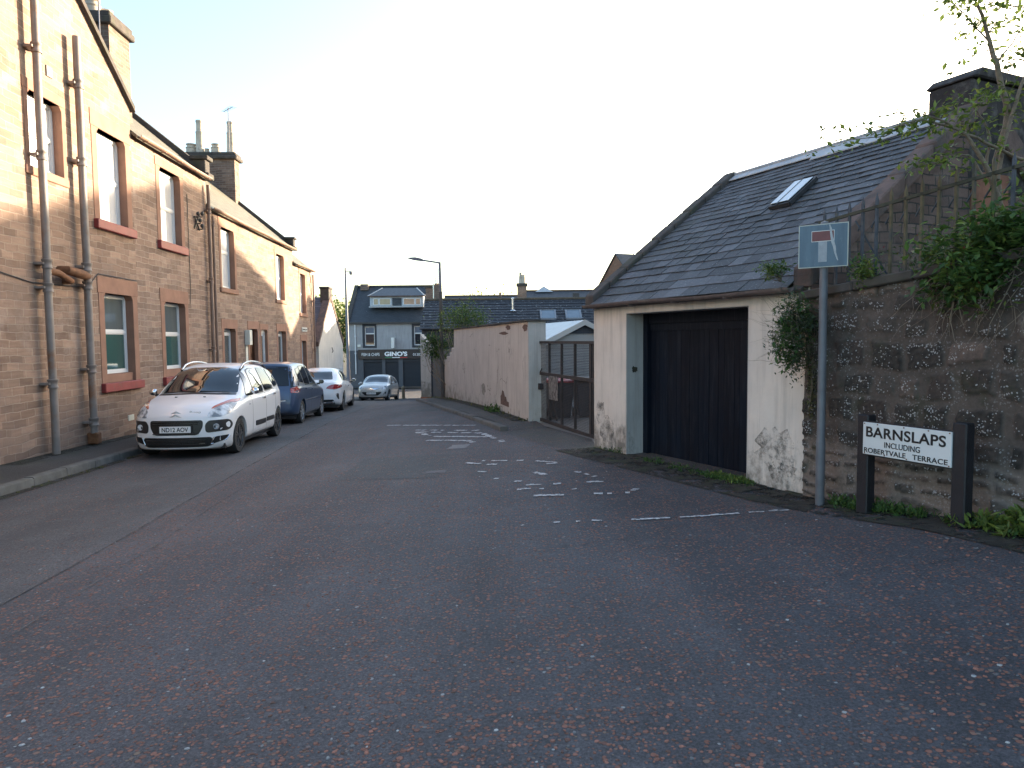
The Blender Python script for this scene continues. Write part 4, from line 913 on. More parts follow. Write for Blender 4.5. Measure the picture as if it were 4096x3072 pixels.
# ================================================================== PINK YARD WALL, GATE, LAMP
PA = math.atan2(-.975, .223); PO = (.33, 14.09, 0)
pk = empty('yard_wall', PO, PA, label='long stained pink rendered yard wall with a thin dark coping', category='wall')
mb = MB(); mb.add([(-10.22, 0, -1.1), (0, 0, -.4), (0, 0, 1.95), (-10.22, 0, 1.95)], [(0, 1, 2, 3)]); mb.add([(-10.22, .36, -1.1), (0, .36, -.4), (0, .36, 1.95), (-10.22, .36, 1.95)], [(0, 1, 2, 3)]); mb.quad((-10.22, 0, -1.1), (-10.22, .36, -1.1), (-10.22, .36, 1.95), (-10.22, 0, 1.95)); mb.quad((-10.22, 0, 1.95), (0, 0, 1.95), (0, .36, 1.95), (-10.22, .36, 1.95)); mb.build('wall_body', M['pink'], pk)
mb = MB(); mb.box(-.02, .002, .001, .36, -.4, 1.949); mb.build('end_return', M['greenrender'], pk)
mb = MB(); x = -10.25; rnd = random.Random(4)
while x < .05:
    x1 = min(x+rnd.uniform(.5, .9), .06); mb.box(x, x1-.004, -.05+rnd.uniform(-.012, .012), .42, 1.951+rnd.uniform(0, .008), 1.985); x = x1
mb.build('coping', M['darkstone'], pk)
def blotch(parent, name, mat, cx, cz, w_, h_, seed, y=-.004, pts=None):
    r_ = random.Random(seed); N_ = 22; mb = MB()
    P_ = [(cx+math.cos(a)*w_*r_.uniform(.6, 1.1), y, cz+math.sin(a)*h_*r_.uniform(.6, 1.1)) for a in [2*math.pi*i/N_ for i in range(N_)]] if not pts else [(cx+a*w_, y, cz+b*h_) for a, b in pts]
    mb.prism(P_, (0, 0, 0), (0, .003, 0)); return mb.build(name, mat, parent)
M['exposed'] = simple('exposed_dark_brick', (.12, .075, .06), .95, .4, 12, .6)
blotch(pk, 'missing_render', M['exposed'], -2.25, .25, .44, .17, 1, pts=[(-1, -1), (1, -1), (1, -.35), (.55, -.3), (.35, .3), (.1, .2), (-.2, .9), (-.6, 1), (-.75, .4), (-1, .1)])
blotch(pk, 'missing_render', simple('scuffed_grey_cement', (.25, .23, .2), .95, .3, 12, .4), -4.86, .30, .30, .17, 3)
blotch(pk, 'missing_render', M['exposed'], -.25, 1.84, .22, .08, 5); blotch(pk, 'missing_render', M['exposed'], -2.3, 1.74, .5, .04, 6); blotch(pk, 'missing_render', M['exposed'], -1.8, 1.86, .25, .07, 7)
lw = empty('low_stepped_wall', PO, PA, label='lower broken end of pink wall stepping down behind the lamp column', category='wall')
mb = MB()
for a, b, zt in ((-11.0, -10.23, 1.33), (-11.5, -11.0, 1.15), (-12.3, -11.5, 1.0), (-13.6, -12.3, .86)):
    mb.box(a+.002, b, .02, .34, -1.5, zt)
mb.build('wall_body', M['pink'], lw, bevel=.02)
wp = empty('wall_pier', (-3.72, 29.0, 0), rad(-8), label='pink rendered wall end with sloping top at the street corner', category='wall')
mb = MB(); mb.prism([(0, 0, -1.3), (.42, 0, -1.3), (.42, 0, 1.33), (.2, 0, 1.6), (0, 0, 1.85)], (0, 0, 0), (0, .55, 0)); mb.build('wall_body', M['pink'], wp)
mb = MB(); mb.box(.421, .5, .02, 3.5, -1.3, 1.2); mb.build('dark_return', M['charcoal'], wp)
MB().box(-.02, .44, -.02, .0, -1.3, -.72).build('plinth', M['terracotta'], wp)

gt = empty('mesh_gate', (.51, 14.38, 0), math.atan2(-.962, .274), label='rusty steel framed wire mesh yard gate beside the cream garage', category='gate')
M['gatesteel'] = simple('dark_rusted_gate_steel', (.030, .025, .025), .7, .3, 9, .3, ((.07, .04, .03), 5, .58, .5))
mb = MB()
for x, w_ in ((.08, .075), (.784, .04), (1.478, .04), (2.146, .045), (2.874, .085), (2.995, .035)): mb.box(x-w_/2, x+w_/2, -.02, .02, -.03 if w_ < .06 else -.06, 1.55)
mb.box(.04, 3.1, -.025, .025, 1.51, 1.56); mb.box(.04, 3.1, -.026, .026, .89, .95); mb.box(.04, 3.1, -.024, .024, -.035, .03)
mb.build('frame', M['gatesteel'], gt)
mb = MB(); r_ = .0034; x = .14
while x < 3.1: mb.add([(x-r_, 0, .03), (x+r_, 0, .03), (x+r_, 0, 1.51), (x-r_, 0, 1.51), (x, -.004, .03), (x, -.004, 1.51)], [(0, 1, 2, 3), (0, 4, 5, 3), (4, 1, 2, 5)]); x += .05
for i in range(60): mb.add([(.14+i*.05+.025-r_*.8, .002, .03), (.14+i*.05+.025+r_*.8, .002, .03), (.14+i*.05+.025+r_*.8, .002, .89), (.14+i*.05+.025-r_*.8, .002, .89)], [(0, 1, 2, 3)])
z = .06
while z < 1.51:
    mb.add([(.1, .005, z-r_), (3.1, .005, z-r_), (3.1, .005, z+r_), (.1, .005, z+r_), (.1, .0, z), (3.1, .0, z)], [(0, 1, 2, 3), (0, 1, 5, 4), (4, 5, 2, 3)]); z += .0275 if True else 0
mb.build('wire_mesh', M['gatesteel'], gt)
n = NT('weathered_notice'); o_ = n.obj(); M['notice'] = n.out(n.mix(n.ramp(n.noise(n.map(o_, sc=(2.5, 1, 1)), 16, 3)[0], [(.45, 0), (.55, 1)]), (.20, .19, .18), (.06, .055, .055)), .8)
MB().box(.83, 1.33, -.034, -.028, .45, .90).build('notice', M['notice'], gt)
mb = MB(); mb.box(-.1, .32, -.06, .03, .6, .72); mb.tube([(.3, -.03, .95), (.38, -.03, 1.0), (.4, -.03, 1.02)], .012, 6); mb.build('latch', M['gatesteel'], gt)
mb = MB(); mb.tube([(.35, .15, .9), (.62, .2, .0)], .022, 6); mb.tube([(.2, .08, .5), (.23, .1, -.02)], .012, 6); mb.build('prop_bar', M['gatesteel'], gt)

M['yardbin'] = simple('dark_grey_bin_plastic', (.032, .034, .042), .5, .1, 4, .05); M['binred'] = simple('red_bin_lid', (.38, .03, .04), .45, .1, 4)
def bin_(x, y, rz, lab, lidm):
    b = empty('wheelie_bin', (x, y, H(x, y)), rz, label=lab, category='bin', group='bins behind the gate')
    mb = MB(); w0, w1, d0, d1, h_ = .20, .27, .22, .30, .76
    mb.add([(-w0, -d0, .03), (w0, -d0, .03), (w0, d0, .03), (-w0, d0, .03), (-w1, -d1, h_), (w1, -d1, h_), (w1, d1, h_), (-w1, d1, h_)], [(3, 2, 1, 0), (4, 5, 6, 7), (0, 1, 5, 4), (1, 2, 6, 5), (2, 3, 7, 6), (3, 0, 4, 7)])
    mb.build('body', M['yardbin'], b, bevel=.02)
    mb = MB(); mb.prism([(-.29, -.34, h_), (-.29, .34, h_), (-.29, .34, h_+.05), (-.29, .0, h_+.09), (-.29, -.34, h_+.04)], (0, 0, 0), (.58, 0, 0)); mb.build('lid', lidm, b, bevel=.01)
    for s_ in (-1, 1): MB().lathe([(.1, 0), (.1, .05), (.03, .05)], (s_*.2, .26, .1), (s_, 0, 0), 14).build('wheel', M['black'], b)
bin_(.99, 14.95, .15, 'dark wheelie bin with a red lid behind the mesh gate', M['binred']); bin_(1.55, 14.75, .1, 'dark wheelie bin with dark lid right of the red-lidded one', M['yardbin'])

lp = empty('street_lamp', (-2.61, 26.74, -.68), 0, label='street lamp on tall brown concrete column rising from the pink wall', category='street lamp')
mb = MB(); mb.tube([(0, 0, 0), (-.005, 0, 1.2), (-.03, 0, 4.08)], [.085, .07, .062], 10); mb.build('column', M['concrete'], lp, smooth=50)
mb = MB(); mb.tube([(-.03, 0, 4.08), (-.05, 0, 5.16)], [.05, .045], 10); mb.bar((-.01, 0, 5.15), (-.72, -.02, 5.26), .05, .06); mb.build('arm', M['lampgrey'], lp, smooth=50)
mb = MB(); mb.prism([(-.68, -.08, 5.22), (-1.0, -.10, 5.26), (-1.24, -.06, 5.33), (-1.22, -.05, 5.36), (-.95, -.08, 5.37), (-.68, -.08, 5.31)], (0, 0, 0), (0, .16, 0)); mb.build('lantern', M['lampgrey'], lp, bevel=.01)

tp = empty('tall_pole', (-12.9, 56, -2.5), 0, label='slim tall grey column with small camera near the grey shop', category='pole')
mb = MB(); mb.tube([(0, 0, 0), (0, 0, 2.5), (-.05, 0, 9.8)], [.19, .13, .07], 10); mb.build('column', M['lampgrey'], tp, smooth=50)
mb = MB(); mb.box(-.02, .35, -.03, .03, 9.5, 9.55); mb.lathe([(.05, 0), (.14, .1), (.14, .25), (.03, .3)], (.38, 0, 9.25)); mb.build('camera_head', M['lampgrey'], tp)
bo = empty('bollard', (-6.73, 43.84, -2.04), 0, label='short weathered bollard in front of the shop shutters', category='bollard')
mb = MB(); mb.lathe([(.13, 0), (.12, .1), (.10, .12), (.095, .66), (.11, .68), (.11, .74), (.07, .82), (0, .84)], n=14); mb.build('post', simple('weathered_tan_bollard', (.24, .18, .12), .8, .25, 8, .2), bo, smooth=40)

# ================================================================== SHED, TILED BUILDING, SHOP, FAR ROOFS
sh = empty('timber_shed', (2.02, 20, 0), math.atan2(.23, .97), label='pale clad shed with shallow light roof behind the gate', category='shed')
n = NT('pale_horizontal_cladding'); uvv = n.uv(); b_ = n.brick(uvv, 4, .19, .006, (.30, .285, .265), (.33, .31, .29), (.16, .15, .14)); M['cladding'] = n.out(b_[0], .6, n.bump(n.math('MULTIPLY', b_[1], -1), .5, .01))
mb = MB(); mb.add([(-1.9, 0, -.6), (1.9, 0, -.6), (1.9, 0, 1.14), (0, 0, 2.06), (-1.9, 0, 1.14)], [(0, 1, 2, 3, 4)]); mb.quad((-1.9, 0, -.6), (-1.9, 4.5, -.6), (-1.9, 4.5, 1.14), (-1.9, 0, 1.14)); mb.quad((1.9, 0, -.6), (1.9, 4.5, -.6), (1.9, 4.5, 1.14), (1.9, 0, 1.14)); mb.build('wall', M['cladding'], sh)
mb = MB(); roofm = simple('pale_blue_roof_sheet', (.42, .46, .48), .45, .12, 3, .1)
for s_ in (-1, 1): mb.prism([(0, -.12, 2.07), (s_*2.05, -.12, 1.07), (s_*2.05, -.12, 1.12), (0, -.12, 2.12)], (0, 0, 0), (0, 4.9, 0))
mb.build('roof', roofm, sh)
mb = MB()
for s_ in (-1, 1): mb.prism([(0, -.16, 1.98), (s_*2.05, -.16, .98), (s_*2.05, -.16, 1.13), (0, -.16, 2.13)], (0, 0, 0), (0, .035, 0))
mb.build('bargeboard', simple('cream_bargeboard', (.42, .40, .37), .5, .05), sh)
mb = MB(); mb.prism([(-.62, -.02, 1.74), (.62, -.02, 1.74), (0, -.02, 2.0)], (0, 0, 0), (0, .015, 0)); mb.build('gable_vent', M['charcoal'], sh)

tb = empty('tiled_building', (-5.2, 41, 0), 0, label='long low building with dark lichen speckled concrete tile roof', category='building')
mb = MB(); mb.box(0, 10.4, .25, 6, -3, 2.4)
mb.add([(0, .25, 2.4), (0, 6, 2.4), (0, 3.1, 3.95)], [(0, 1, 2)]); mb.add([(10.4, .25, 2.4), (10.4, 6, 2.4), (10.4, 3.1, 3.95)], [(0, 1, 2)]); mb.build('wall', M['charcoal'], tb)
mb = MB(); roof_slab(mb, -.1, 10.5, -.05, 2.2, 3.1, 3.98, .01)
for i in range(11):
    f0, f1 = i/11, (i+1)/11+.02; ya, yb = -.1+3.2*f0, -.1+3.2*f1; za, zb_ = 2.2+1.82*f0+.075, 2.2+1.82*f1+.02; xx = -.1
    while xx < 10.4:
        w_ = .33; j = rnd.uniform(-.008, .012); mb.add([(xx+.006, ya+j, za+j), (xx+w_-.006, ya+j, za+j), (xx+w_-.006, yb, zb_), (xx+.006, yb, zb_), (xx+.006, ya+j, za-.05), (xx+w_-.006, ya+j, za-.05)], [(0, 1, 2, 3), (4, 5, 1, 0)]); xx += w_
roof_slab(mb, -.1, 10.5, 6.3, 2.2, 3.1, 4.02, .06); rf = mb.build('roof', M['tiles'], tb)
mb = MB(); mb.tube([(-.1, 3.1, 4.08), (10.5, 3.1, 4.08)], .09, 8); mb.build('ridge', simple('mossy_ridge_tiles', (.10, .075, .05), .9, .3, 8, .4), rf)
mb = MB(); mb.tube([(5.3, 1.8, 3.2), (5.3, 1.8, 4.02)], .08, 10); mb.lathe([(.08, 0), (.11, .02), (.11, .06), (.03, .1)], (5.3, 1.8, 4.0)); mb.lathe([(.24, 0), (.1, .08)], (5.3, 1.8, 3.3)); mb.build('flue', M['alu'], rf, smooth=40)
sl2 = (4.02-2.2)/3.15
for xa in (6.95, 8.45):
    def q_(x, yy, h): return Vector((x, yy, 2.2+(yy+.05)*sl2+.06+h))
    mb = MB()
    for a, b in ((q_(xa, .75, .05), q_(xa, 1.7, .05)), (q_(xa+.85, .75, .05), q_(xa+.85, 1.7, .05)), (q_(xa, .75, .05), q_(xa+.85, .75, .05)), (q_(xa, 1.7, .05), q_(xa+.85, 1.7, .05))): mb.bar(a, b, .1, .1)
    mb.build('rooflight', simple('grey_rooflight_frame', (.20, .21, .23), .5), rf)
    mb = MB(); mb.prism([q_(xa+.05, .8, .07), q_(xa+.8, .8, .07), q_(xa+.8, 1.66, .07), q_(xa+.05, 1.66, .07)], (0, 0, 0), (0, 0, .01)); mb.build('rooflight_pane', M['glass_sky'], rf)

gi = empty('chip_shop', (0, 62, 0), 0, label='two storey grey fish and chip shop with dark shutters and wide dormer', category='shop')
ops = [(-12.8, -11.92, 1.16, 2.85), (-8.5, -7.62, 1.16, 2.85)]
mb = MB(); wall_open(mb, -14.25, -6.6, .75, 3.2, ops); mb.quad((-14.25, 0, .75), (-14.25, 9, .75), (-14.25, 9, 3.2), (-14.25, 0, 3.2)); mb.quad((-6.6, 0, .75), (-6.6, 9, .75), (-6.6, 9, 3.2), (-6.6, 0, 3.2))
mb.add([(-14.25, 0, 3.2), (-14.25, 9, 3.2), (-14.25, 3.8, 6.4)], [(0, 1, 2)]); mb.add([(-6.6, 0, 3.2), (-6.6, 9, 3.2), (-6.6, 3.8, 6.4)], [(0, 1, 2)]); mb.build('upper_wall', M['grey_harl'], gi)
mb = MB(); mb.box(-14.25, -13.42, -.01, .3, -3, .747); mb.box(-13.42, -12.96, -.01, .3, -3, .0); mb.box(-11.32, -11.04, -.01, .3, -3, 0); mb.box(-9.89, -9.51, -.01, .3, -3, 0); mb.box(-7.4, -6.6, -.01, .3, -3, 0); mb.box(-14.25, -6.6, .3, 9, -3, .747); mb.build('shopfront_wall', simple('dark_grey_painted_shopfront', (.085, .088, .10), .7, .1, 3, .1), gi)
n = NT('ribbed_roller_shutter'); zz = n.sep(n.obj())[2]; wv = n.math('FRACT', n.math('MULTIPLY', zz, 9)); M['shutter'] = n.out(n.mix(wv, (.014, .018, .026), (.035, .042, .055)), .5, n.bump(wv, .6, .02), Metallic=.2)
for a, b in ((-12.96, -11.32), (-11.04, -9.89), (-9.51, -7.4)):
    s_ = MB().box(a, b, .12, .16, -2.5, -.25).build('shutter', M['shutter'], gi); MB().box(a, b, .0, .2, -.25, -.02).build('shutter_box', M['charcoal'], s_)
fs = MB().box(-13.36, -6.7, -.16, -.012, .0, .83).build('fascia_sign', simple('black_sign_fascia', (.016, .016, .02), .35, .1), gi)
ew = simple('white_sign_letters', (.85, .85, .85), .4, .02)
put_text('lettering', 'FISH & CHIPS', .3, ew, fs, (-12.28, -.165, .40), (1, 0, 0), width=1.55, height=.26)
put_text('lettering', "GINO'S", .5, ew, fs, (-10.08, -.165, .44), (1, 0, 0), width=1.98, height=.40, bold=.022)
put_text('lettering', '01387 2', .3, ew, fs, (-8.10, -.165, .37), (1, 0, 0), width=.98, height=.22)
for i, c in enumerate(((.02, .22, .10), (.85, .85, .85), (.5, .03, .04))): MB().box(-11.05+i*.655, -10.4+i*.655-.005, -.168, -.161, .09, .15).build('flag_stripe', simple('sign_stripe_%s' % 'green white red'.split()[i], c, .4, .02), fs)
MB().box(-10.4, -10.16, -.6, -.02, .95, 1.85).build('projecting_sign', simple('cream_box_sign', (.75, .74, .70), .4, .03), gi)
for o_ in ops:
    a, b, c, d = o_; w_ = sash(gi, a, b, c, d, .12, glassmat('office_window_blue', (.10, .14, .19)), .62, lower=M['glass_dark'])
    mb = MB(); mb.box(a-.18, a+.002, -.02, .12, c-.19, d+.19); mb.box(b-.002, b+.17, -.02, .12, c-.19, d+.19); mb.box(a, b, -.02, .12, d, d+.19); mb.box(a, b, -.02, .12, c-.19, c); mb.build('window_margin', M['charcoal'], w_)
mb = MB(); roof_slab(mb, -14.35, -6.5, -.15, 3.12, 3.8, 6.45, .08); roof_slab(mb, -14.35, -6.5, 9.2, 3.0, 3.8, 6.45, .08); rf = mb.build('roof', M['farslate'], gi)
mb = MB(); mb.box(-14.4, -6.5, -.22, -.1, 3.05, 3.2); mb.build('gutter', M['darkmetal'], gi); mb = MB(); skew(mb, -14.4, -14.05, -.1, 3.2, 3.8, 6.5, .22); mb.tube([(-14.3, 3.8, 6.58), (-6.5, 3.8, 6.58)], .1, 6); mb.build('skew_coping', M['darkstone'], gi)
mb = MB(); mb.box(-13.75, -13.05, 3.2, 3.9, 6.2, 6.75); mb.build('chimney_base', M['brickdark'], rf)
pipe(gi, -13.6, -.08, -1.3, 3.0, .05, M['upvc'], [2.0, .5])
MB().box(-13.42, -13.15, -.12, 0, 1.05, 1.27).build('alarm_box', M['paperwhite'], gi)
dm = MB().box(-12.45, -7.75, .9, 3.4, 4.62, 5.5).build('dormer', simple('pale_dormer_cladding', (.38, .42, .46), .5, .1), rf)
mb = MB(); A_ = [(-12.6, .75, 5.5), (-7.6, .75, 5.5), (-8.5, 2.4, 6.3), (-11.6, 2.4, 6.3)]; mb.add(A_+[(-12.6, 3.4, 5.6), (-7.6, 3.4, 5.6)], [(0, 1, 2, 3), (0, 3, 4), (1, 5, 2), (3, 2, 5, 4), (0, 4, 5, 1)]); mb.build('dormer_roof', simple('grey_dormer_slate', (.10, .105, .115), .7, .2, 6, .2), dm)
mb = MB(); mb.tube([A_[0], A_[3]], .06, 6); mb.tube([A_[1], A_[2]], .06, 6); mb.build('hip_flashing', M['lead'], dm); mb = MB(); mb.box(-12.62, -7.58, .7, .78, 5.44, 5.53); mb.build('dormer_fascia', M['copingred'], dm)
gy = glassmat('warm_reflecting_glass', (.28, .24, .19))
for a, b in ((-12.15, -11.68), (-11.62, -10.62), (-9.5, -8.5), (-8.44, -7.98)):
    mb = MB(); mb.box(a, b, .86, .9, 4.72, 4.77); mb.box(a, b, .86, .9, 5.25, 5.30); mb.box(a, a+.05, .86, .9, 4.77, 5.25); mb.box(b-.05, b, .86, .9, 4.77, 5.25); mb.build('dormer_window', M['upvc'], dm); MB().box(a+.05, b-.05, .875, .895, 4.77, 5.25).build('dormer_pane', gy, dm)
MB().box(-10.48, -9.66, .87, .9, 4.66, 5.34).build('dormer_panel', M['farslate'], dm)
MB().box(-12.5, -7.7, .6, .9, 4.5, 4.62).build('apron_flashing', M['lead'], dm)
st = empty('brick_stack', (-6.95, 61.5, 0), 0, label='short brick chimney stack right beside the shop roof', category='chimney'); MB().box(-.4, .42, 0, .8, 4, 6.05).build('stack', M['brickdark'], st); MB().box(-.47, .5, -.07, .87, 6.05, 6.2).build('cope', M['darkstone'], st)
st = empty('flue_stack', (-6.2, 60, 0), 0, label='narrow stack carrying bundled steel flues behind the lamp column', category='chimney'); MB().box(-.22, .25, 0, .5, 3.5, 6.35).build('stack', M['brickdark'], st)
mb = MB()
for i, (x, z0, z1) in enumerate(((-.3, 4.9, 6.9), (-.12, 6.3, 7.1), (.02, 6.3, 7.5), (.16, 6.3, 7.6), (.26, 6.3, 7.2))): mb.tube([(x, -.1, z0), (x, -.1, z1)], .055, 8)
mb.build('steel_flue', M['alu'], st, smooth=40)
# far roofs
fr = empty('far_terrace', (-7.2, 75, 0), 0, label='distant low slate roof just above the tiled ridge', category='house')
mb = MB(); mb.box(0, 9, 0, 7, -3, 5.3); mb.build('wall', M['grey_harl'], fr); mb = MB(); roof_slab(mb, -.1, 8.9, -.2, 4.6, 3.5, 6.3); roof_slab(mb, -.1, 8.9, 7.2, 4.6, 3.5, 6.3); mb.build('roof', M['farslate'], fr); mb = MB(); mb.tube([(-.1, 3.5, 6.4), (8.9, 3.5, 6.4)], .1, 6); mb.lathe([(.25, 0), (.12, .2), (.12, .5), (.0, .6)], (6, 3.3, 6.2)); mb.build('ridge', M['copingred'], fr)
fr = empty('far_tenement', (1.65, 76, 0), 0, label='distant long slate roof with small pointed peak and roof hatch', category='house')
mb = MB(); mb.box(0, 14, 0, 7, -3, 5.6); mb.build('wall', M['grey_harl'], fr); mb = MB(); roof_slab(mb, -.1, 14, -.2, 4.9, 3.5, 6.85); roof_slab(mb, -.1, 14, 7.2, 4.9, 3.5, 6.85); rf = mb.build('roof', M['farslate'], fr)
mb = MB(); mb.add([(1.0, 3.0, 6.8), (3.0, 3.0, 6.8), (3.0, 5, 6.8), (1.0, 5, 6.8), (2.0, 4, 7.5)], [(0, 1, 4), (1, 2, 4), (2, 3, 4), (3, 0, 4)]); mb.build('roof_peak', M['lead'], rf); MB().box(5.0, 5.7, 1.0, 1.4, 5.9, 6.5).build('roof_hatch', M['darkmetal'], rf); mb = MB(); mb.tube([(-.1, 3.5, 6.97), (14, 3.5, 6.97)], .1, 6); mb.build('ridge', M['copingred'], rf)
st = empty('potted_stack', (.65, 74, 0), 0, label='red sandstone chimney stack with pots on the far skyline', category='chimney'); MB().box(0, .95, 0, .8, 3, 7.1).build('stack', M['stone2'], st); MB().box(-.1, 1.05, -.1, .9, 7.1, 7.38).build('cope', M['darkstone'], st)
mb = MB(); pot(mb, .35, .4, 7.38, 1.15, .22, .15); pot(mb, .62, .4, 7.38, .9, .25, .2); mb.build('chimney_pot', M['clay'], st, smooth=40); mb = MB(); mb.tube([(.02, 0, 6.5), (.05, 0, 8.4)], .02, 4); mb.build('aerial', M['lampgrey'], st)
bg_ = empty('brick_gable_house', (6.62, 45, 0), math.atan2(.42, .91), label='distant brick gabled house with grey slates rising behind the garage roof', category='house')
# local X = ridge direction (right), local Y = away; gable at x=0
mb = MB(); mb.add([(0, -3, 4.1), (0, 3, 4.1), (0, 0, 6.85)], [(0, 1, 2)]); mb.box(0, 9, -3, 3, -3, 4.1); mb.build('wall', tiled('orange_brown_brick', (.30, .15, .09), (.26, .13, .08), (.14, .10, .08), .24, .09, .9), bg_)
mb = MB(); roof_slab(mb, -.08, 9, -3.15, 3.95, 0, 6.87); roof_slab(mb, -.08, 9, 3.15, 3.95, 0, 6.87); mb.build('roof', M['farslate'], bg_)
mb = MB(); mb.tube([(1.3, 0, 6.9), (1.3, 0, 8.6)], .03, 5); mb.build('aerial', M['lampgrey'], bg_)

# ================================================================== CARS
def crom(P_, k):
    out = []
    n_ = len(P_)
    for i in range(n_-1):
        p0, p1, p2, p3 = P_[max(i-1, 0)], P_[i], P_[i+1], P_[min(i+2, n_-1)]
        for j in range(k):
            t = j/k; out.append(tuple(.5*((2*b)+(-a+c)*t+(2*a-5*b+4*c-d)*t*t+(-a+3*b-3*c+d)*t**3) for a, b, c, d in zip(p0, p1, p2, p3)))
    out.append(tuple(P_[-1])); return out
def pch(x, pts):       # smooth monotone-ish interpolation of (x, value)
    xs = [p[0] for p in pts]; ys = [p[1] for p in pts]; n_ = len(xs)
    if x <= xs[0]: return ys[0]
    if x >= xs[-1]: return ys[-1]
    dl = [(ys[i+1]-ys[i])/(xs[i+1]-xs[i]) for i in range(n_-1)]
    mm = [dl[0]]+[0 if dl[i-1]*dl[i] <= 0 else 2*dl[i-1]*dl[i]/(dl[i-1]+dl[i]) for i in range(1, n_-1)]+[dl[-1]]
    for i in range(n_-1):
        if x <= xs[i+1]:
            h = xs[i+1]-xs[i]; t = (x-xs[i])/h
            return ys[i]*(1+2*t)*(1-t)**2+h*mm[i]*t*(1-t)**2+ys[i+1]*t*t*(3-2*t)+h*mm[i+1]*t*t*(t-1)
def chaikin(P_, it=2):
    if it:                       # corners rounded with a fixed radius
        R_ = .022*it if it > 1 else .02; n_ = len(P_); Q_ = []
        for i in range(n_):
            a, b, c = Vector(P_[i-1]), Vector(P_[i]), Vector(P_[(i+1) % n_]); u, v = (a-b), (c-b); r_ = min(R_*1.6, u.length*.42, v.length*.42)
            p, q = b+u.normalized()*r_, b+v.normalized()*r_
            for t in (0, .25, .5, .75, 1): w_ = p*(1-t)**2+b*2*t*(1-t)+q*t*t; Q_.append((w_.x, w_.y))
        return Q_
    for _ in range(it):
        Q_ = []
        for i in range(len(P_)):
            a, b = P_[i], P_[(i+1) % len(P_)]; Q_ += [(a[0]*.75+b[0]*.25, a[1]*.75+b[1]*.25), (a[0]*.25+b[0]*.75, a[1]*.25+b[1]*.75)]
        P_ = Q_
    return P_
def paint(name, col, flake=0):
    n = NT(name); o_ = n.obj(); z = n.sep(o_)[2]
    dirt = n.math('MULTIPLY', n.ramp(n.math('ADD', z, n.math('MULTIPLY', n.noise(o_, 4, 5)[0], .25)), [(.30, .5), (.52, 0)]), .8)
    c_ = n.mix(dirt, col, (.20, .17, .13))
    return n.out(c_, .35, None, Coat_Weight=.65, Coat_Roughness=.04, Metallic=flake)
M['tyre'] = simple('tyre_rubber', (.022, .022, .023), .85, .2, 12, .2)
M['carglass'] = NT('dark_car_glass').out((.012, .015, .018), .03, None, IOR=1.5, Coat_Weight=1., Coat_Roughness=.01)
M['tint'] = NT('privacy_glass').out((.008, .01, .015), .05, None, IOR=1.5)
M['chrome'] = NT('chrome').out((.75, .76, .78), .12, None, Metallic=1.)
M['rimdark'] = simple('anthracite_alloy', (.075, .078, .085), .35, .1, 5, 0, Metallic=.6)
M['rimsilver'] = simple('silver_alloy', (.45, .46, .48), .35, .1, 5, 0, Metallic=.7)
n = NT('headlamp_lens'); v_ = n.noise(n.obj(), 7, 2)
M['lamp'] = n.out(n.mix(n.ramp(v_[0], [(.40, 0), (.58, 1)]), (.66, .69, .72), (.16, .18, .20)), .12, n.bump(v_[0], .5, .02), Coat_Weight=1.)
M['amber'] = NT('orange_indicator').out((.42, .11, .05), .15, None, Coat_Weight=1.)
M['redlamp'] = NT('red_tail_lamp').out((.30, .008, .015), .1, None, Coat_Weight=1.)
M['plate'] = NT('white_number_plate').out((.72, .73, .73), .35)
M['grille'] = simple('black_grille', (.012, .012, .013), .4, .1, 5)

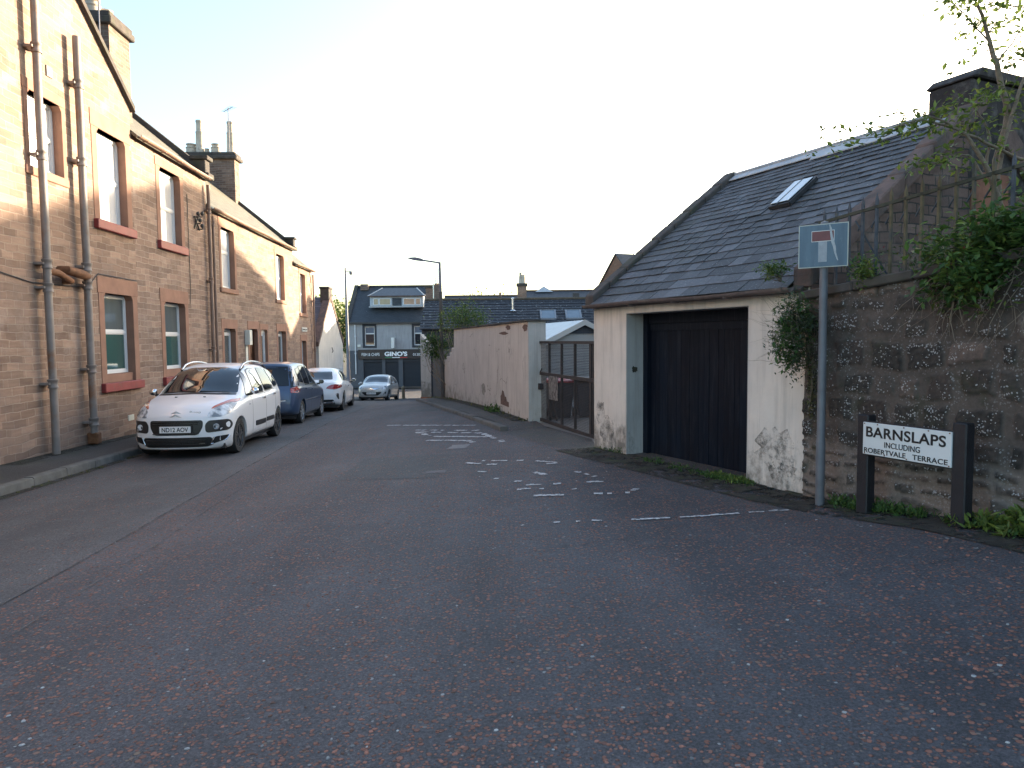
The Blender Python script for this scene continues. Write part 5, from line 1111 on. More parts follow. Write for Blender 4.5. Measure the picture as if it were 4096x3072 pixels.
def car(name, label, pos, heading, sp):
    root = empty(name, pos, heading, label=label, category='car')
    L, W = sp['L'], sp['W']; st = sorted(set([0, .015, .05, .11, .2]+[L-v for v in (0, .015, .05, .11, .2)]+[L*i/44 for i in range(1, 44)]))
    xf = sp['axf']; xr = sp['axr']; wr = sp['wr']; xm = (xf+xr)/2
    fr = lambda x: clamp(x/.22)**.5; rr = lambda x: clamp((L-x)/.22)**.5
    rings = []
    for x in st:
        zt = pch(x, sp['top']); zs = pch(x, sp['sh']); w = W/2*pch(x, sp['w']); wr_ = W/2*pch(x, sp['wt'])
        zb = pch(x, sp['bot']); e = min(fr(x), rr(x)); q = 1-.10*(1-e); zt2 = zt-.035*(1-e); zs2 = min(zs, zt2-.03); zb2 = zb+.03*(1-e)
        w *= q; wr_ = min(wr_*q, w*.97); hh = zt2-zs2
        P_ = [(0, zb2), (w*.55, zb2), (w*.86, zb2+.01), (w*.965, zb2+.07), (w*.99, zb2+.2), (w, (zb2+zs2)/2+.05), (w*.992, zs2-.10), (w*.955, zs2-.005)]
        c1 = (w*.955*.72+wr_*.28, zs2+hh*.33); c2 = (w*.955*.30+wr_*.70, zs2+hh*.70)
        P_ += [c1, c2, (wr_, zt2-min(.07, hh*.20)), (wr_-.075, zt2-min(.028, hh*.1)), (wr_*.55, zt2+.008), (0, zt2+.02 if hh > .2 else zt2+.03)]
        rings.append([(x, a, b) for a, b in crom(P_, 4)])
    nr_ = len(rings[0]); mb = MB()
    full = [r_+[(a, -b, c) for a, b, c in r_[-2:0:-1]] for r_ in rings]; m_ = len(full[0])
    def sweep(p):
        x, y, z = p; u = abs(y)/(W/2)
        d0 = sp['swf']*u**2.4*clamp(1-x/(L*.45))**1.0; d1 = sp['swr']*u**2.4*clamp(1-(L-x)/(L*.3))
        kz = sp.get('noseround', .05)*clamp(1-x/.5)*((z-.45)/.4)**2*(1 if z > .45 else 1.4)
        kr = sp.get('tailround', .04)*clamp(1-(L-x)/.4)*(1 if z < .45 else 0)*((.45-z)/.3)**2
        X = x+d0-d1+min(kz, .12)-kr
        return (xm-X, y, z)       # local +X = forward
    for r_ in full: mb.v += [sweep(p) for p in r_]
    for i in range(len(full)-1):
        for k in range(m_): a, b = i*m_+k, i*m_+(k+1) % m_; mb.f.append([a, b, b+m_, a+m_])
    for i, (ri) in enumerate((0, len(full)-1)):
        prev = [ri*m_+k for k in range(m_)]; x = st[ri]; cz = sum(p[2] for p in full[ri])/m_
        for s_ in (.75, .5, .25):
            n0 = len(mb.v); mb.v += [sweep((x, p[1]*s_, cz+(p[2]-cz)*s_)) for p in full[ri]]
            for k in range(m_): mb.f.append([prev[k], prev[(k+1) % m_], n0+(k+1) % m_, n0+k])
            prev = [n0+k for k in range(m_)]
        mb.f.append(prev)
    body = mb.build('body', sp['paint'], root)
    bvh = BVHTree.FromPolygons([v.co.copy() for v in body.data.vertices], [list(p.vertices) for p in body.data.polygons])
    # wheel arches
    cm = MB()
    for xa in (xf, xr):
        for s_ in (-1, 1): cm.lathe([(wr+.045, 0), (wr+.045, .34)], (xm-xa, s_*(W/2-.26), wr+.0), (0, s_, 0), 36)
    cut = cm.build('cutter', sp['paint']); cut.parent = root
    md = body.modifiers.new('b', 'BOOLEAN'); md.object = cut; md.operation = 'DIFFERENCE'; md.solver = 'EXACT'
    bpy.context.view_layer.update(); me = D.meshes.new_from_object(body.evaluated_get(bpy.context.evaluated_depsgraph_get()))
    body.modifiers.clear(); body.data = me; D.objects.remove(cut); me.shade_smooth(); me.set_sharp_from_angle(angle=rad(38))
    # inner arch liners and underside
    mb = MB()
    for xa in (xf, xr):
        mb.box(xm-xa-wr-.02, xm-xa+wr+.02, -W/2+.27, W/2-.27, .2, .6)
    mb.box(xm-L+.25, xm-.25, -W/2+.12, W/2-.12, .15, .24); mb.build('underbody', M['black'], root)
    def patch_(nm, mat, poly, axis, off=.004, par=None, rnd_=2, mirror=False, side=1, rim=.0, lab=None):
        P_ = chaikin(poly, rnd_) if rnd_ else poly
        if side < 0: P_ = [(a, -b) for a, b in P_] if axis != 'y' else P_
        pts = []; n0 = len(P_)
        for i in range(n0):
            a, b = P_[i], P_[(i+1) % n0]; d_ = math.hypot(a[0]-b[0], a[1]-b[1]); k = max(1, int(d_/.045))
            for j in range(k): pts.append((a[0]+(b[0]-a[0])*j/k, a[1]+(b[1]-a[1])*j/k))
        ne = len(pts); edges = [(i, (i+1) % ne) for i in range(ne)]
        x0, x1 = min(p[0] for p in pts), max(p[0] for p in pts); y0, y1 = min(p[1] for p in pts), max(p[1] for p in pts)
        def inside(x, y):
            c = False
            for i in range(ne):
                (ax, ay), (bx, by) = pts[i], pts[(i+1) % ne]
                if (ay > y) != (by > y) and x < (bx-ax)*(y-ay)/(by-ay)+ax: c = not c
            return c
        gs = .06; yy = y0+gs/2
        while yy < y1:
            xx = x0+gs/2
            while xx < x1:
                if inside(xx, yy) and min(math.hypot(xx-p[0], yy-p[1]) for p in pts) > .025: pts.append((xx, yy))
                xx += gs
            yy += gs
        vo, eo, fo, *_ = delaunay_2d_cdt([Vector(p) for p in pts], edges, [], 1, 1e-5)
        mb = MB()
        for v in vo:
            if axis == 'y': o_, d_ = Vector((xm-v[0], side*3, v[1])), Vector((0, -side, 0))
            elif axis == 'f': o_, d_ = Vector((4, v[0], v[1])), Vector((-1, 0, 0))
            elif axis == 'r': o_, d_ = Vector((-4, v[0], v[1])), Vector((1, 0, 0))
            else: o_, d_ = Vector((xm-v[0], v[1], 4)), Vector((0, 0, -1))
            h_, nn, _, _ = bvh.ray_cast(o_, d_)
            if h_ is None or (axis in 'fr' and abs(h_.x-o_.x) > 4+L*.2):
                h_, nn, _, _ = bvh.find_nearest(o_+d_*((3-W/2) if axis == 'y' else (4-(xm if axis == 'f' else L-xm))))
            if nn.dot(d_) > 0: nn = -nn
            mb.v.append(tuple(h_+nn*off))
        mb.f = [list(f) for f in fo]
        # skirt back to the body gives the piece a real edge
        bd = {}
        for f in mb.f:
            for i in range(len(f)):
                a, b = f[i], f[(i+1) % len(f)]; bd[(a, b)] = 1
        n1 = len(mb.v); idx = {}
        cx = sum(v[0] for v in mb.v)/n1; cy = sum(v[1] for v in mb.v)/n1; cz = sum(v[2] for v in mb.v)/n1
        for (a, b) in [e for e in bd if (e[1], e[0]) not in bd]:
            for q in (a, b):
                if q not in idx:
                    if axis == 'y': dd = Vector((0, -side, 0))
                    elif axis == 'f': dd = Vector((-1, 0, 0))
                    elif axis == 'r': dd = Vector((1, 0, 0))
                    else: dd = Vector((0, 0, -1))
                    mb.v.append(tuple(Vector(mb.v[q])+dd*(off+.012))); idx[q] = len(mb.v)-1
            mb.f.append([a, b, idx[b], idx[a]])
        o = mb.build(nm, mat, par or root, smooth=30, fix=True)
        if lab: o['label'] = lab
        return o
    sp['P'] = patch_
    seal = lambda P_: [((sum(p[0] for p in P_)/len(P_))+(a-sum(p[0] for p in P_)/len(P_))*1.07, (sum(p[1] for p in P_)/len(P_))+(b-sum(p[1] for p in P_)/len(P_))*1.10) for a, b in P_]
    for d_ in list(sp['side']):
        if 'window' in d_[0]:
            for s_ in (1, -1): patch_('window_seal', M['black'], seal(d_[2]), 'y', .003, side=s_, rnd_=2)
    for d_ in sp['side']:
        for s_ in (1, -1): patch_(d_[0], d_[1], d_[2], 'y', d_[3] if len(d_) > 3 else .008, side=s_, rnd_=d_[4] if len(d_) > 4 else 2)
    for d_ in sp['front']:
        patch_(d_[0], d_[1], d_[2], 'f', d_[3] if len(d_) > 3 else .004, rnd_=d_[5] if len(d_) > 5 else 2)
        if len(d_) > 4 and d_[4]: patch_(d_[0], d_[1], [(-a, b) for a, b in d_[2]][::-1], 'f', d_[3], rnd_=d_[5] if len(d_) > 5 else 2)
    for d_ in sp['rear']:
        patch_(d_[0], d_[1], d_[2], 'r', d_[3] if len(d_) > 3 else .004, rnd_=d_[5] if len(d_) > 5 else 2)
        if len(d_) > 4 and d_[4]: patch_(d_[0], d_[1], [(-a, b) for a, b in d_[2]][::-1], 'r', d_[3], rnd_=d_[5] if len(d_) > 5 else 2)
    # wheels
    for xa in (xf, xr):
        for s_ in (1, -1):
            tw = .205; o_ = (xm-xa, s_*(W/2-.03-tw), wr); wl = MB().lathe([(wr*.60, 0), (wr*.62, .0), (wr*.93, .0), (wr*.985, .02), (wr, .05), (wr, tw-.05), (wr*.985, tw-.02), (wr*.94, tw), (wr*.68, tw-.005), (wr*.66, tw-.02)], o_, (0, s_, 0), 40).build('tyre', M['tyre'], root, smooth=40)
            wl.name = 'wheel'
            ro = MB().lathe([(wr*.665, tw-.03), (wr*.68, tw-.012), (wr*.655, tw-.008), (wr*.63, tw-.03), (wr*.6, .05), (.0, .05)], o_, (0, s_, 0), 40)
            c0 = Vector(o_)+Vector((0, s_*(tw-.022), 0)); ns = sp.get('spokes', 5)
            for k in range(ns):
                for dd in ((-.16, .16) if sp.get('split', True) else (0,)):
                    a = 2*math.pi*k/ns+.3; b = a+dd
                    ro.bar(c0+Vector((math.cos(a)*.03, 0, math.sin(a)*.03)), c0+Vector((math.cos(b)*wr*.64, -s_*.004, math.sin(b)*wr*.64)), sp.get('sw', .032), .03, (0, 1, 0))
            ro.lathe([(.055, -.01), (.05, .015), (.0, .02)], tuple(c0), (0, s_, 0), 16)
            ro.build('rim', sp['rim'], wl, smooth=40)
    # mirrors
    mx, mz = sp['mirror']
    for s_ in (1, -1):
        yy = s_*(W/2-.02); base = Vector((xm-mx, yy, mz))
        mb = MB(); pr = []
        for i, (f, r_) in enumerate(((-.0, .04), (.02, .085), (.07, .105), (.12, .10), (.16, .06), (.17, .02))):
            pr.append((r_*.85, f*.85))
        mb.lathe(pr, base+Vector((.02, s_*.03, 0)), (0, s_, 0), 14)
        for q in range(len(mb.v)):
            v = Vector(mb.v[q]); mb.v[q] = (base.x+(v.x-base.x)*.62, v.y, base.z+.03+(v.z-base.z)*.72)
        o = mb.build('wing_mirror', sp.get('mirmat', sp['paint']), root, smooth=60)
        MB().bar(base+Vector((0, -s_*.03, -.04)), base+Vector((0, s_*.06, -.02)), .06, .05).build('mirror_arm', M['black'], o)
        MB().box(base.x-.052, base.x-.048, min(yy+s_*.05, yy+s_*.17), max(yy+s_*.05, yy+s_*.15), base.z-.02, base.z+.07).build('mirror_glass', M['carglass'], o)
    return root, patch_, bvh, xm
def R4(x0, x1, z0, z1): return [(x0, z0), (x1, z0), (x1, z1), (x0, z1)]

# ---- white MPV nearest (front faces the camera)
whp = paint('white_car_paint', (.74, .74, .75))
c3 = dict(L=4.08, W=1.73, axf=.80, axr=3.42, wr=.315, paint=whp, rim=M['rimdark'], swf=.30, swr=.16, noseround=.045, mirror=(1.42, 1.07), mirmat=M['chrome'], spokes=5, sw=.03,
 top=[(0, .74), (.04, .80), (.12, .87), (.35, .945), (.80, 1.03), (1.02, 1.08), (1.35, 1.29), (1.72, 1.50), (1.95, 1.575), (2.4, 1.615), (3.0, 1.60), (3.6, 1.54), (3.86, 1.44), (3.98, 1.15), (4.05, .9), (4.08, .66)],
 sh=[(0, .62), (.12, .78), (.5, .88), (.9, .94), (1.3, .98), (2.5, 1.01), (3.5, 1.05), (3.85, 1.05), (3.98, .9), (4.08, .55)],
 w=[(0, .90), (.12, .955), (.5, .99), (1.2, 1), (3.2, 1), (3.8, .96), (4.08, .88)],
 wt=[(0, .78), (.3, .80), (.9, .82), (1.3, .78), (1.8, .70), (2.6, .70), (3.6, .66), (3.95, .68), (4.08, .75)],
 bot=[(0, .145), (.2, .13), (.8, .2), (3.4, .2), (3.9, .22), (4.08, .27)], side=[], front=[], rear=[])
c3['side'] = [
 ('quarter_window', M['carglass'], [(1.30, 1.03), (1.66, 1.03), (1.74, 1.46), (1.66, 1.43)]),
 ('front_door_window', M['carglass'], [(1.78, 1.04), (2.42, 1.05), (2.40, 1.50), (2.1, 1.51), (1.87, 1.47)]),
 ('rear_door_window', M['tint'], [(2.52, 1.06), (3.14, 1.08), (3.05, 1.49), (2.50, 1.51)]),
 ('rear_quarter_window', M['tint'], [(3.24, 1.10), (3.68, 1.14), (3.50, 1.43), (3.14, 1.48)]),
 ('door_trim', M['black'], R4(1.72, 2.40, .40, .50), .012, 1), ('door_trim', M['black'], R4(2.48, 3.02, .42, .51), .012, 1),
 ('door_seam', M['grille'], R4(1.535, 1.545, .27, 1.0), .001, 0), ('door_seam', M['grille'], R4(2.455, 2.463, .27, 1.04), .001, 0), ('door_seam', M['grille'], [(3.16, .62), (3.17, .62), (3.22, 1.05), (3.21, 1.05)], .001, 0), ('door_seam', M['grille'], R4(1.545, 3.0, .255, .263), .001, 0),
 ('door_handle', M['alu'], R4(2.22, 2.38, .90, .935), .025, 1), ('door_handle', M['alu'], R4(3.0, 3.15, .94, .972), .025, 1),
 ('side_repeater', M['lamp'], R4(1.33, 1.40, .84, .865), .008, 1)]
c3['front'] = [
 ('windscreen', M['carglass'], [(-.70, 1.075), (-.35, 1.095), (0, 1.10), (.35, 1.095), (.70, 1.075), (.66, 1.22), (.57, 1.50), (.3, 1.545), (0, 1.55), (-.3, 1.545), (-.57, 1.50), (-.66, 1.22)], .004, False, 1),
 ('scuttle', M['black'], [(-.70, 1.045), (0, 1.075), (.70, 1.045), (.69, 1.07), (0, 1.10), (-.69, 1.07)], .002, False, 0),
 ('upper_grille', M['grille'], [(-.37, .41), (.37, .41), (.44, .55), (.44, .665), (-.44, .665), (-.44, .55)], .003, False, 2),
 ('lower_grille', M['grille'], [(-.50, .20), (.50, .20), (.61, .25), (.56, .37), (-.56, .37), (-.61, .25)], .003, False, 1),
 ('fog_panel', M['black'], [(.48, .44), (.80, .47), (.83, .56), (.80, .66), (.52, .655), (.47, .58)], .006, True, 2),
 ('corner_vent', M['grille'], [(.55, .24), (.74, .30), (.80, .39), (.62, .375)], .006, True, 1),
 ('headlight', M['lamp'], [(.49, .705), (.72, .71), (.81, .77), (.81, .92), (.74, .925), (.53, .83)], .008, True, 2),
 ('indicator_lamp', M['amber'], [(.53, .838), (.74, .932), (.805, .93), (.79, .985), (.70, .975), (.55, .885)], .009, True, 1)]
hd = math.atan2(12.93-15.58, -5.0+5.17)
hv = Vector((math.cos(hd), math.sin(hd))); lv = Vector((-hv.y, hv.x))
def car_pos(fx, fy, rx_, ry_, W_, side):      # outer wheel contact points front and rear; side=+1 if those are the car's left wheels
    f = Vector((fx, fy)); r_ = Vector((rx_, ry_)); h = (f-r_).normalized(); l = Vector((-h.y, h.x)); c = (f+r_)/2-l*side*(W_/2-.03)
    zf, zr_ = H(*(f-l*side*.8)), H(*(r_-l*side*.8)); return Vector((c.x, c.y, (zf+zr_)/2)), math.atan2(h.y, h.x), math.atan2(zf-zr_, (f-r_).length)
p_, a_, pt = car_pos(-5.0, 12.93, -5.17, 15.58, 1.73, 1); p_.z += .012
root, PT, bvh, xm = car('white_people_carrier', 'white people carrier with roof rails and black fog light panels parked nearest', p_, a_, c3)
root.rotation_euler = (0, -pt, a_); root.rotation_mode = 'XYZ'
# front details
def hitf(y, z): h_, n_, _, _ = bvh.ray_cast(Vector((4, y, z)), Vector((-1, 0, 0))); return h_
fx0 = hitf(0, .5).x
mb = MB()
for z in (.43, .60, .635): mb.box(fx0-.03, fx0+.012, -.38, .38, z, z+.012)
for z in (.25, .275, .30, .325): mb.box(fx0-.05, fx0+.010, -.5, .5, z, z+.010)
mb.build('grille_bar', M['black'], root)
pl = MB().box(fx0+.006, fx0+.018, -.26, .26, .455, .566).build('number_plate', M['plate'], root, bevel=.004)
put_text('lettering', 'ND12 AOV', .1, M['signblack'], pl, (fx0+.019, 0, .511), (0, 1, 0), width=.44, height=.076, bold=.0015)
MB().box(fx0+.002, fx0+.006, -.285, .285, .44, .58).build('plate_holder', M['black'], root)
mb = MB()
for z in (.755, .705):
    hx = hitf(0, z+.04).x+.006
    for s_ in (1, -1): mb.bar((hx, 0, z+.06), (hx-.006, s_*.10, z+.005), .012, .026, (0, 0, 1))
mb.build('emblem', NT('silver_emblem').out((.62, .63, .66), .3, None, Metallic=.5), root)
put_text('model_lettering', 'Picasso', .07, M['alu'], root, (hitf(.30, .80).x+.004, .30, .80), (-.12, 1, 0), width=.19, shear=.4)
for s_ in (1, -1):
    h_ = hitf(s_*.64, .545); fl = MB().lathe([(.05, -.01), (.052, .012), (.045, .014), (.03, .006), (0, .004)], (h_.x+.004, s_*.64, .545), (1, s_*.25, 0), 18).build('fog_lamp', M['lamp'], root, smooth=40)
    h1, h2, h3 = hitf(s_*.55, .245), hitf(s_*.76, .30), hitf(s_*.80, .38); mb = MB(); mb.tube([h1+Vector((.012, 0, 0)), h2+Vector((.014, 0, 0)), h3+Vector((.014, 0, 0))], .009, 6); h4 = hitf(s_*.6, .37); mb.tube([h3+Vector((.014, 0, 0)), h4+Vector((.012, 0, 0)), h1+Vector((.012, 0, 0))], .006, 6); mb.build('chrome_fog_trim', M['chrome'], root)
    # roof rails
    mb = MB(); y_ = s_*.555; pts = []
    for i in range(11):
        x = 1.80+i*.17; hr = bvh.ray_cast(Vector((xm-x, y_, 3)), Vector((0, 0, -1)))[0]; lift = .012+.065*math.sin(math.pi*clamp(i/10))**.35; pts.append(hr+Vector((0, 0, lift)))
    mb.tube(pts, .017, 8); mb.build('roof_rail', M['alu'], root, smooth=60)
    mb = MB(); mb.bar(pts[0]-Vector((0, 0, .02)), pts[1]-Vector((0, 0, .03)), .04, .05); mb.bar(pts[-1]-Vector((0, 0, .02)), pts[-2]-Vector((0, 0, .03)), .04, .05); mb.build('rail_foot', M['black'], root)
    # wipers
mb = MB()
for y0, y1 in ((-.62, -.02), (.58, .06)):
    a = hitf(y0, 1.085)+Vector((.02, 0, .01)); b = hitf(y1, 1.115)+Vector((.018, 0, .01)); mb.tube([a, b], .008, 5)
mb.build('wiper', M['black'], root)
mb = MB()
for y in (-.25, .25): h_ = bvh.ray_cast(Vector((xm-.72, y, 3)), Vector((0, 0, -1)))[0]; mb.box(h_.x-.015, h_.x+.015, y-.02, y+.02, h_.z-.005, h_.z+.012)
mb.build('washer_jet', M['black'], root)
MB().tube([(xm-3.7, 0, 1.53), (xm-3.85, 0, 1.70)], .005, 4).build('roof_aerial', M['black'], root)

# ---- dark blue MPV (rear faces the camera)
blp = paint('dark_blue_car_paint', (.050, .085, .155), .35)
mv = dict(L=4.05, W=1.70, axf=.78, axr=3.32, wr=.305, paint=blp, rim=M['rimsilver'], swf=.26, swr=.14, mirror=(1.35, 1.02), spokes=7, split=False, sw=.045,
 top=[(0, .70), (.04, .78), (.15, .86), (.45, .94), (.85, 1.01), (1.05, 1.06), (1.45, 1.34), (1.8, 1.53), (2.1, 1.60), (2.7, 1.62), (3.5, 1.58), (3.72, 1.53), (3.84, 1.30), (3.95, 1.0), (4.02, .85), (4.05, .60)],
 sh=[(0, .58), (.15, .76), (.6, .88), (1.2, .93), (3.4, 1.0), (3.8, .98), (3.95, .85), (4.05, .5)],
 w=[(0, .88), (.15, .95), (.5, .99), (3.4, 1), (3.85, .97), (4.05, .91)], wt=[(0, .76), (.9, .80), (1.8, .71), (3.4, .70), (3.8, .73), (3.95, .82), (4.05, .85)],
 bot=[(0, .22), (.8, .2), (3.4, .2), (3.9, .24), (4.05, .3)], front=[], side=[], rear=[])
mv['side'] = [('front_door_window', M['carglass'], [(1.55, 1.0), (2.28, 1.01), (2.26, 1.50), (2.0, 1.49), (1.72, 1.34)]), ('rear_door_window', M['tint'], [(2.37, 1.02), (3.0, 1.04), (2.98, 1.49), (2.35, 1.51)]), ('rear_quarter_window', M['tint'], [(3.09, 1.06), (3.50, 1.10), (3.42, 1.42), (3.07, 1.46)]),
 ('side_moulding', M['alu'], R4(1.5, 2.3, .60, .615), .008, 0), ('side_moulding', M['alu'], R4(2.36, 3.0, .60, .615), .008, 0), ('door_seam', M['grille'], R4(2.32, 2.33, .28, 1.0), .001, 0), ('door_seam', M['grille'], R4(1.42, 1.43, .28, .95), .001, 0), ('door_handle', blp, R4(2.08, 2.24, .86, .89), .02, 1), ('door_handle', blp, R4(2.85, 3.0, .89, .92), .02, 1),
 ('tail_lamp', M['redlamp'], [(3.70, .90), (3.90, .86), (3.90, .94), (3.72, 1.0)], .006, 1), ('chrome_strip', M['chrome'], R4(2.42, 2.95, 1.005, 1.022), .008, 0)]
mv['rear'] = [('rear_window', M['tint'], [(-.62, 1.0), (.62, 1.0), (.55, 1.50), (-.55, 1.50)], .005, False, 1), ('tail_lamp', M['tint'], [(.66, .96), (.80, .98), (.68, 1.48), (.57, 1.50)], .006, True, 1), ('tail_lamp', M['redlamp'], [(.66, .82), (.83, .83), (.82, .94), (.66, .95)], .008, True, 1), ('chrome_strip', M['alu'], R4(-.55, .55, .62, .635), .006, False, 0), ('tailgate_seam', M['grille'], [(-.60, .64), (.60, .64), (.60, .65), (-.60, .65)], .001, False, 0), ('tailgate_seam', M['grille'], [(.645, .65), (.652, .65), (.652, 1.0), (.645, 1.0)], .001, True, 0)]
mv['front'] = [('windscreen', M['carglass'], [(-.66, 1.06), (.66, 1.06), (.54, 1.50), (-.54, 1.50)], .004, False, 1), ('headlight', M['lamp'], [(.42, .66), (.80, .68), (.80, .82), (.5, .78)], .006, True, 1)]
p_, a_, pt = car_pos(-5.69, 21.14, -5.52, 18.61, 1.70, -1)
root, PT, bvh, xm = car('blue_people_carrier', 'dark blue people carrier parked behind the white one seen from its rear', p_, a_, mv); root.rotation_euler = (0, -pt, a_)

# ---- white saloon coupe (rear faces the camera)
cl = dict(L=4.64, W=1.78, axf=.86, axr=3.56, wr=.325, paint=whp, rim=M['rimdark'], swf=.35, swr=.26, tailround=.07, mirror=(1.55, .95), spokes=5, sw=.035,
 top=[(0, .62), (.05, .68), (.2, .74), (.7, .86), (1.25, .94), (1.55, 1.06), (2.0, 1.33), (2.35, 1.43), (2.8, 1.43), (3.3, 1.34), (3.8, 1.14), (4.1, 1.03), (4.42, 1.0), (4.56, .96), (4.64, .62)],
 sh=[(0, .5), (.3, .66), (1.2, .84), (2.5, .93), (3.6, .96), (4.2, .92), (4.5, .84), (4.64, .5)],
 w=[(0, .86), (.2, .94), (.7, .99), (3.7, 1), (4.3, .96), (4.64, .86)], wt=[(0, .72), (1.2, .80), (2.2, .66), (3.0, .63), (3.8, .66), (4.2, .78), (4.64, .78)],
 bot=[(0, .18), (.8, .16), (3.6, .17), (4.3, .2), (4.64, .28)], front=[], side=[], rear=[])
cl['side'] = [('front_door_window', M['carglass'], [(1.78, .98), (2.58, 1.0), (2.60, 1.34), (2.4, 1.34), (2.1, 1.24)]), ('rear_door_window', M['tint'], [(2.66, 1.0), (3.45, 1.03), (3.1, 1.26), (2.68, 1.34)]), ('door_seam', M['grille'], R4(2.62, 2.63, .28, .97), .001, 0), ('door_seam', M['grille'], R4(1.6, 1.61, .28, .9), .001, 0), ('door_handle', M['alu'], R4(2.38, 2.55, .80, .83), .02, 1), ('door_handle', M['alu'], R4(3.12, 3.28, .83, .86), .02, 1), ('tail_lamp', M['redlamp'], [(4.2, .80), (4.5, .76), (4.5, .86), (4.3, .88)], .008, 1), ('side_sill', M['grille'], R4(1.3, 3.1, .2, .225), .004, 0)]
cl['rear'] = [('rear_window', M['tint'], [(-.56, 1.06), (.56, 1.06), (.46, 1.32), (-.46, 1.32)], .005, False, 1), ('tail_lamp', M['redlamp'], [(.42, .78), (.70, .74), (.86, .80), (.86, .88), (.66, .92), (.50, .86)], .008, True, 2), ('diffuser', M['grille'], [(-.70, .26), (.70, .26), (.66, .42), (-.66, .42)], .004, False, 1), ('exhaust', M['chrome'], R4(.42, .64, .28, .35), .02, True, 1), ('bumper_crease', M['grille'], [(.72, .60), (.80, .62), (.81, .42), (.78, .42)], .003, True, 1), ('number_plate', M['plate'], R4(-.26, .26, .56, .67), .01, False, 0)]
cl['front'] = [('windscreen', M['carglass'], [(-.62, 1.02), (.62, 1.02), (.5, 1.36), (-.5, 1.36)], .004, False, 1)]
p_, a_, pt = car_pos(-5.98, 26.6, -5.71, 24.0, 1.78, -1)
root, PT, bvh, xm = car('white_saloon_car', 'white four door coupe saloon with slim red tail lamps behind the blue car', p_, a_, cl); root.rotation_euler = (0, -pt, a_)

# ---- pale hatchback facing the camera and a car behind it
slp = paint('pale_silver_car_paint', (.50, .49, .48), .15)
co = dict(L=4.0, W=1.72, axf=.80, axr=3.31, wr=.31, paint=slp, rim=M['rimsilver'], swf=.30, swr=.2, mirror=(1.4, .98), spokes=7, split=False,
 top=[(0, .66), (.05, .74), (.15, .80), (.5, .90), (.95, .98), (1.15, 1.05), (1.6, 1.32), (1.95, 1.45), (2.4, 1.49), (3.2, 1.46), (3.6, 1.38), (3.82, 1.1), (3.95, .9), (4.0, .6)],
 sh=[(0, .55), (.15, .72), (.6, .84), (1.3, .9), (3.3, .97), (3.7, .95), (4.0, .5)], w=[(0, .88), (.15, .95), (.5, .99), (3.3, 1), (4.0, .88)], wt=[(0, .76), (1, .8), (1.9, .68), (3.3, .64), (3.8, .7), (4.0, .8)],
 bot=[(0, .2), (.8, .19), (3.4, .2), (4.0, .28)], front=[], side=[], rear=[])
co['side'] = [('front_door_window', M['carglass'], [(1.6, .96), (2.45, .98), (2.42, 1.37), (2.1, 1.36), (1.85, 1.25)]), ('rear_door_window', M['tint'], [(2.55, .99), (3.2, 1.03), (3.0, 1.34), (2.53, 1.38)]), ('door_seam', M['grille'], R4(2.5, 2.51, .28, .96), .001, 0)]
co['front'] = [('windscreen', M['carglass'], [(-.66, 1.03), (0, 1.07), (.66, 1.03), (.54, 1.38), (0, 1.41), (-.54, 1.38)], .004, False, 1), ('headlight', M['lamp'], [(.52, .66), (.72, .64), (.80, .74), (.76, .86), (.62, .80)], .008, True, 2),
 ('chrome_grille', M['chrome'], [(-.40, .70), (-.22, .62), (.22, .62), (.40, .70), (.40, .73), (.2, .70), (-.2, .70), (-.40, .73)], .01, False, 1), ('lower_grille', M['grille'], [(-.36, .30), (.36, .30), (.56, .46), (.5, .50), (-.5, .50), (-.56, .46)], .004, False, 1), ('fog_panel', M['grille'], [(.62, .34), (.74, .38), (.78, .54), (.68, .46)], .004, True, 1)]
p_, a_, pt = car_pos(-6.95, 40.0, -6.85, 42.5, 1.72, 1)
root, PT, bvh, xm = car('silver_hatchback', 'pale silver hatchback facing the camera at the end of the street', p_, a_, co); root.rotation_euler = (0, -pt, a_)
hx = bvh.ray_cast(Vector((4, 0, .42)), Vector((-1, 0, 0)))[0].x
pl = MB().box(hx+.005, hx+.02, -.26, .26, .37, .48).build('number_plate', M['plate'], root); put_text('lettering', 'SJ64 KUO', .1, M['signblack'], pl, (hx+.021, 0, .425), (0, 1, 0), width=.45, height=.075, bold=.001)
MB().lathe([(.05, 0), (.045, .02), (.0, .022)], (bvh.ray_cast(Vector((4, 0, .72)), Vector((-1, 0, 0)))[0].x, 0, .70), (1, 0, 0), 16).build('emblem', M['chrome'], root)
co2 = dict(co); co2['paint'] = paint('light_blue_grey_car_paint', (.30, .36, .42), .3)
root, PT, bvh, xm = car('blue_grey_hatchback', 'pale blue grey car mostly hidden left of the silver hatchback', Vector((-8.95, 46.5, H(-8.9, 46.5))), rad(-86), co2)

# ================================================================== PLANTS
def leafcloud(pts, size, rnd, elong=2.2, droop=.3, dirs=None):
    mb = MB()
    for i, p in enumerate(pts):
        p = Vector(p); s_ = size*rnd.uniform(.55, 1.3)
        d = Vector((rnd.gauss(0, 1), rnd.gauss(0, 1), rnd.gauss(.1, .6)))
        if dirs: d = Vector(dirs[i])+d*.55
        d.normalize(); d.z -= droop*rnd.random(); d.normalize()
        x = d.cross(Vector((rnd.gauss(0, .4), rnd.gauss(0, .4), 1))).normalized(); nn = x.cross(d)
        w_ = s_/elong
        A, B, Cc, E_ = p, p+d*s_*.45+x*w_*.5+nn*w_*.12, p+d*s_, p+d*s_*.45-x*w_*.5+nn*w_*.12
        mid = p+d*s_*.5-nn*w_*.05
        mb.add([A, B, Cc, E_, mid], [(0, 1, 4), (1, 2, 4), (2, 3, 4), (3, 0, 4)])
    return mb
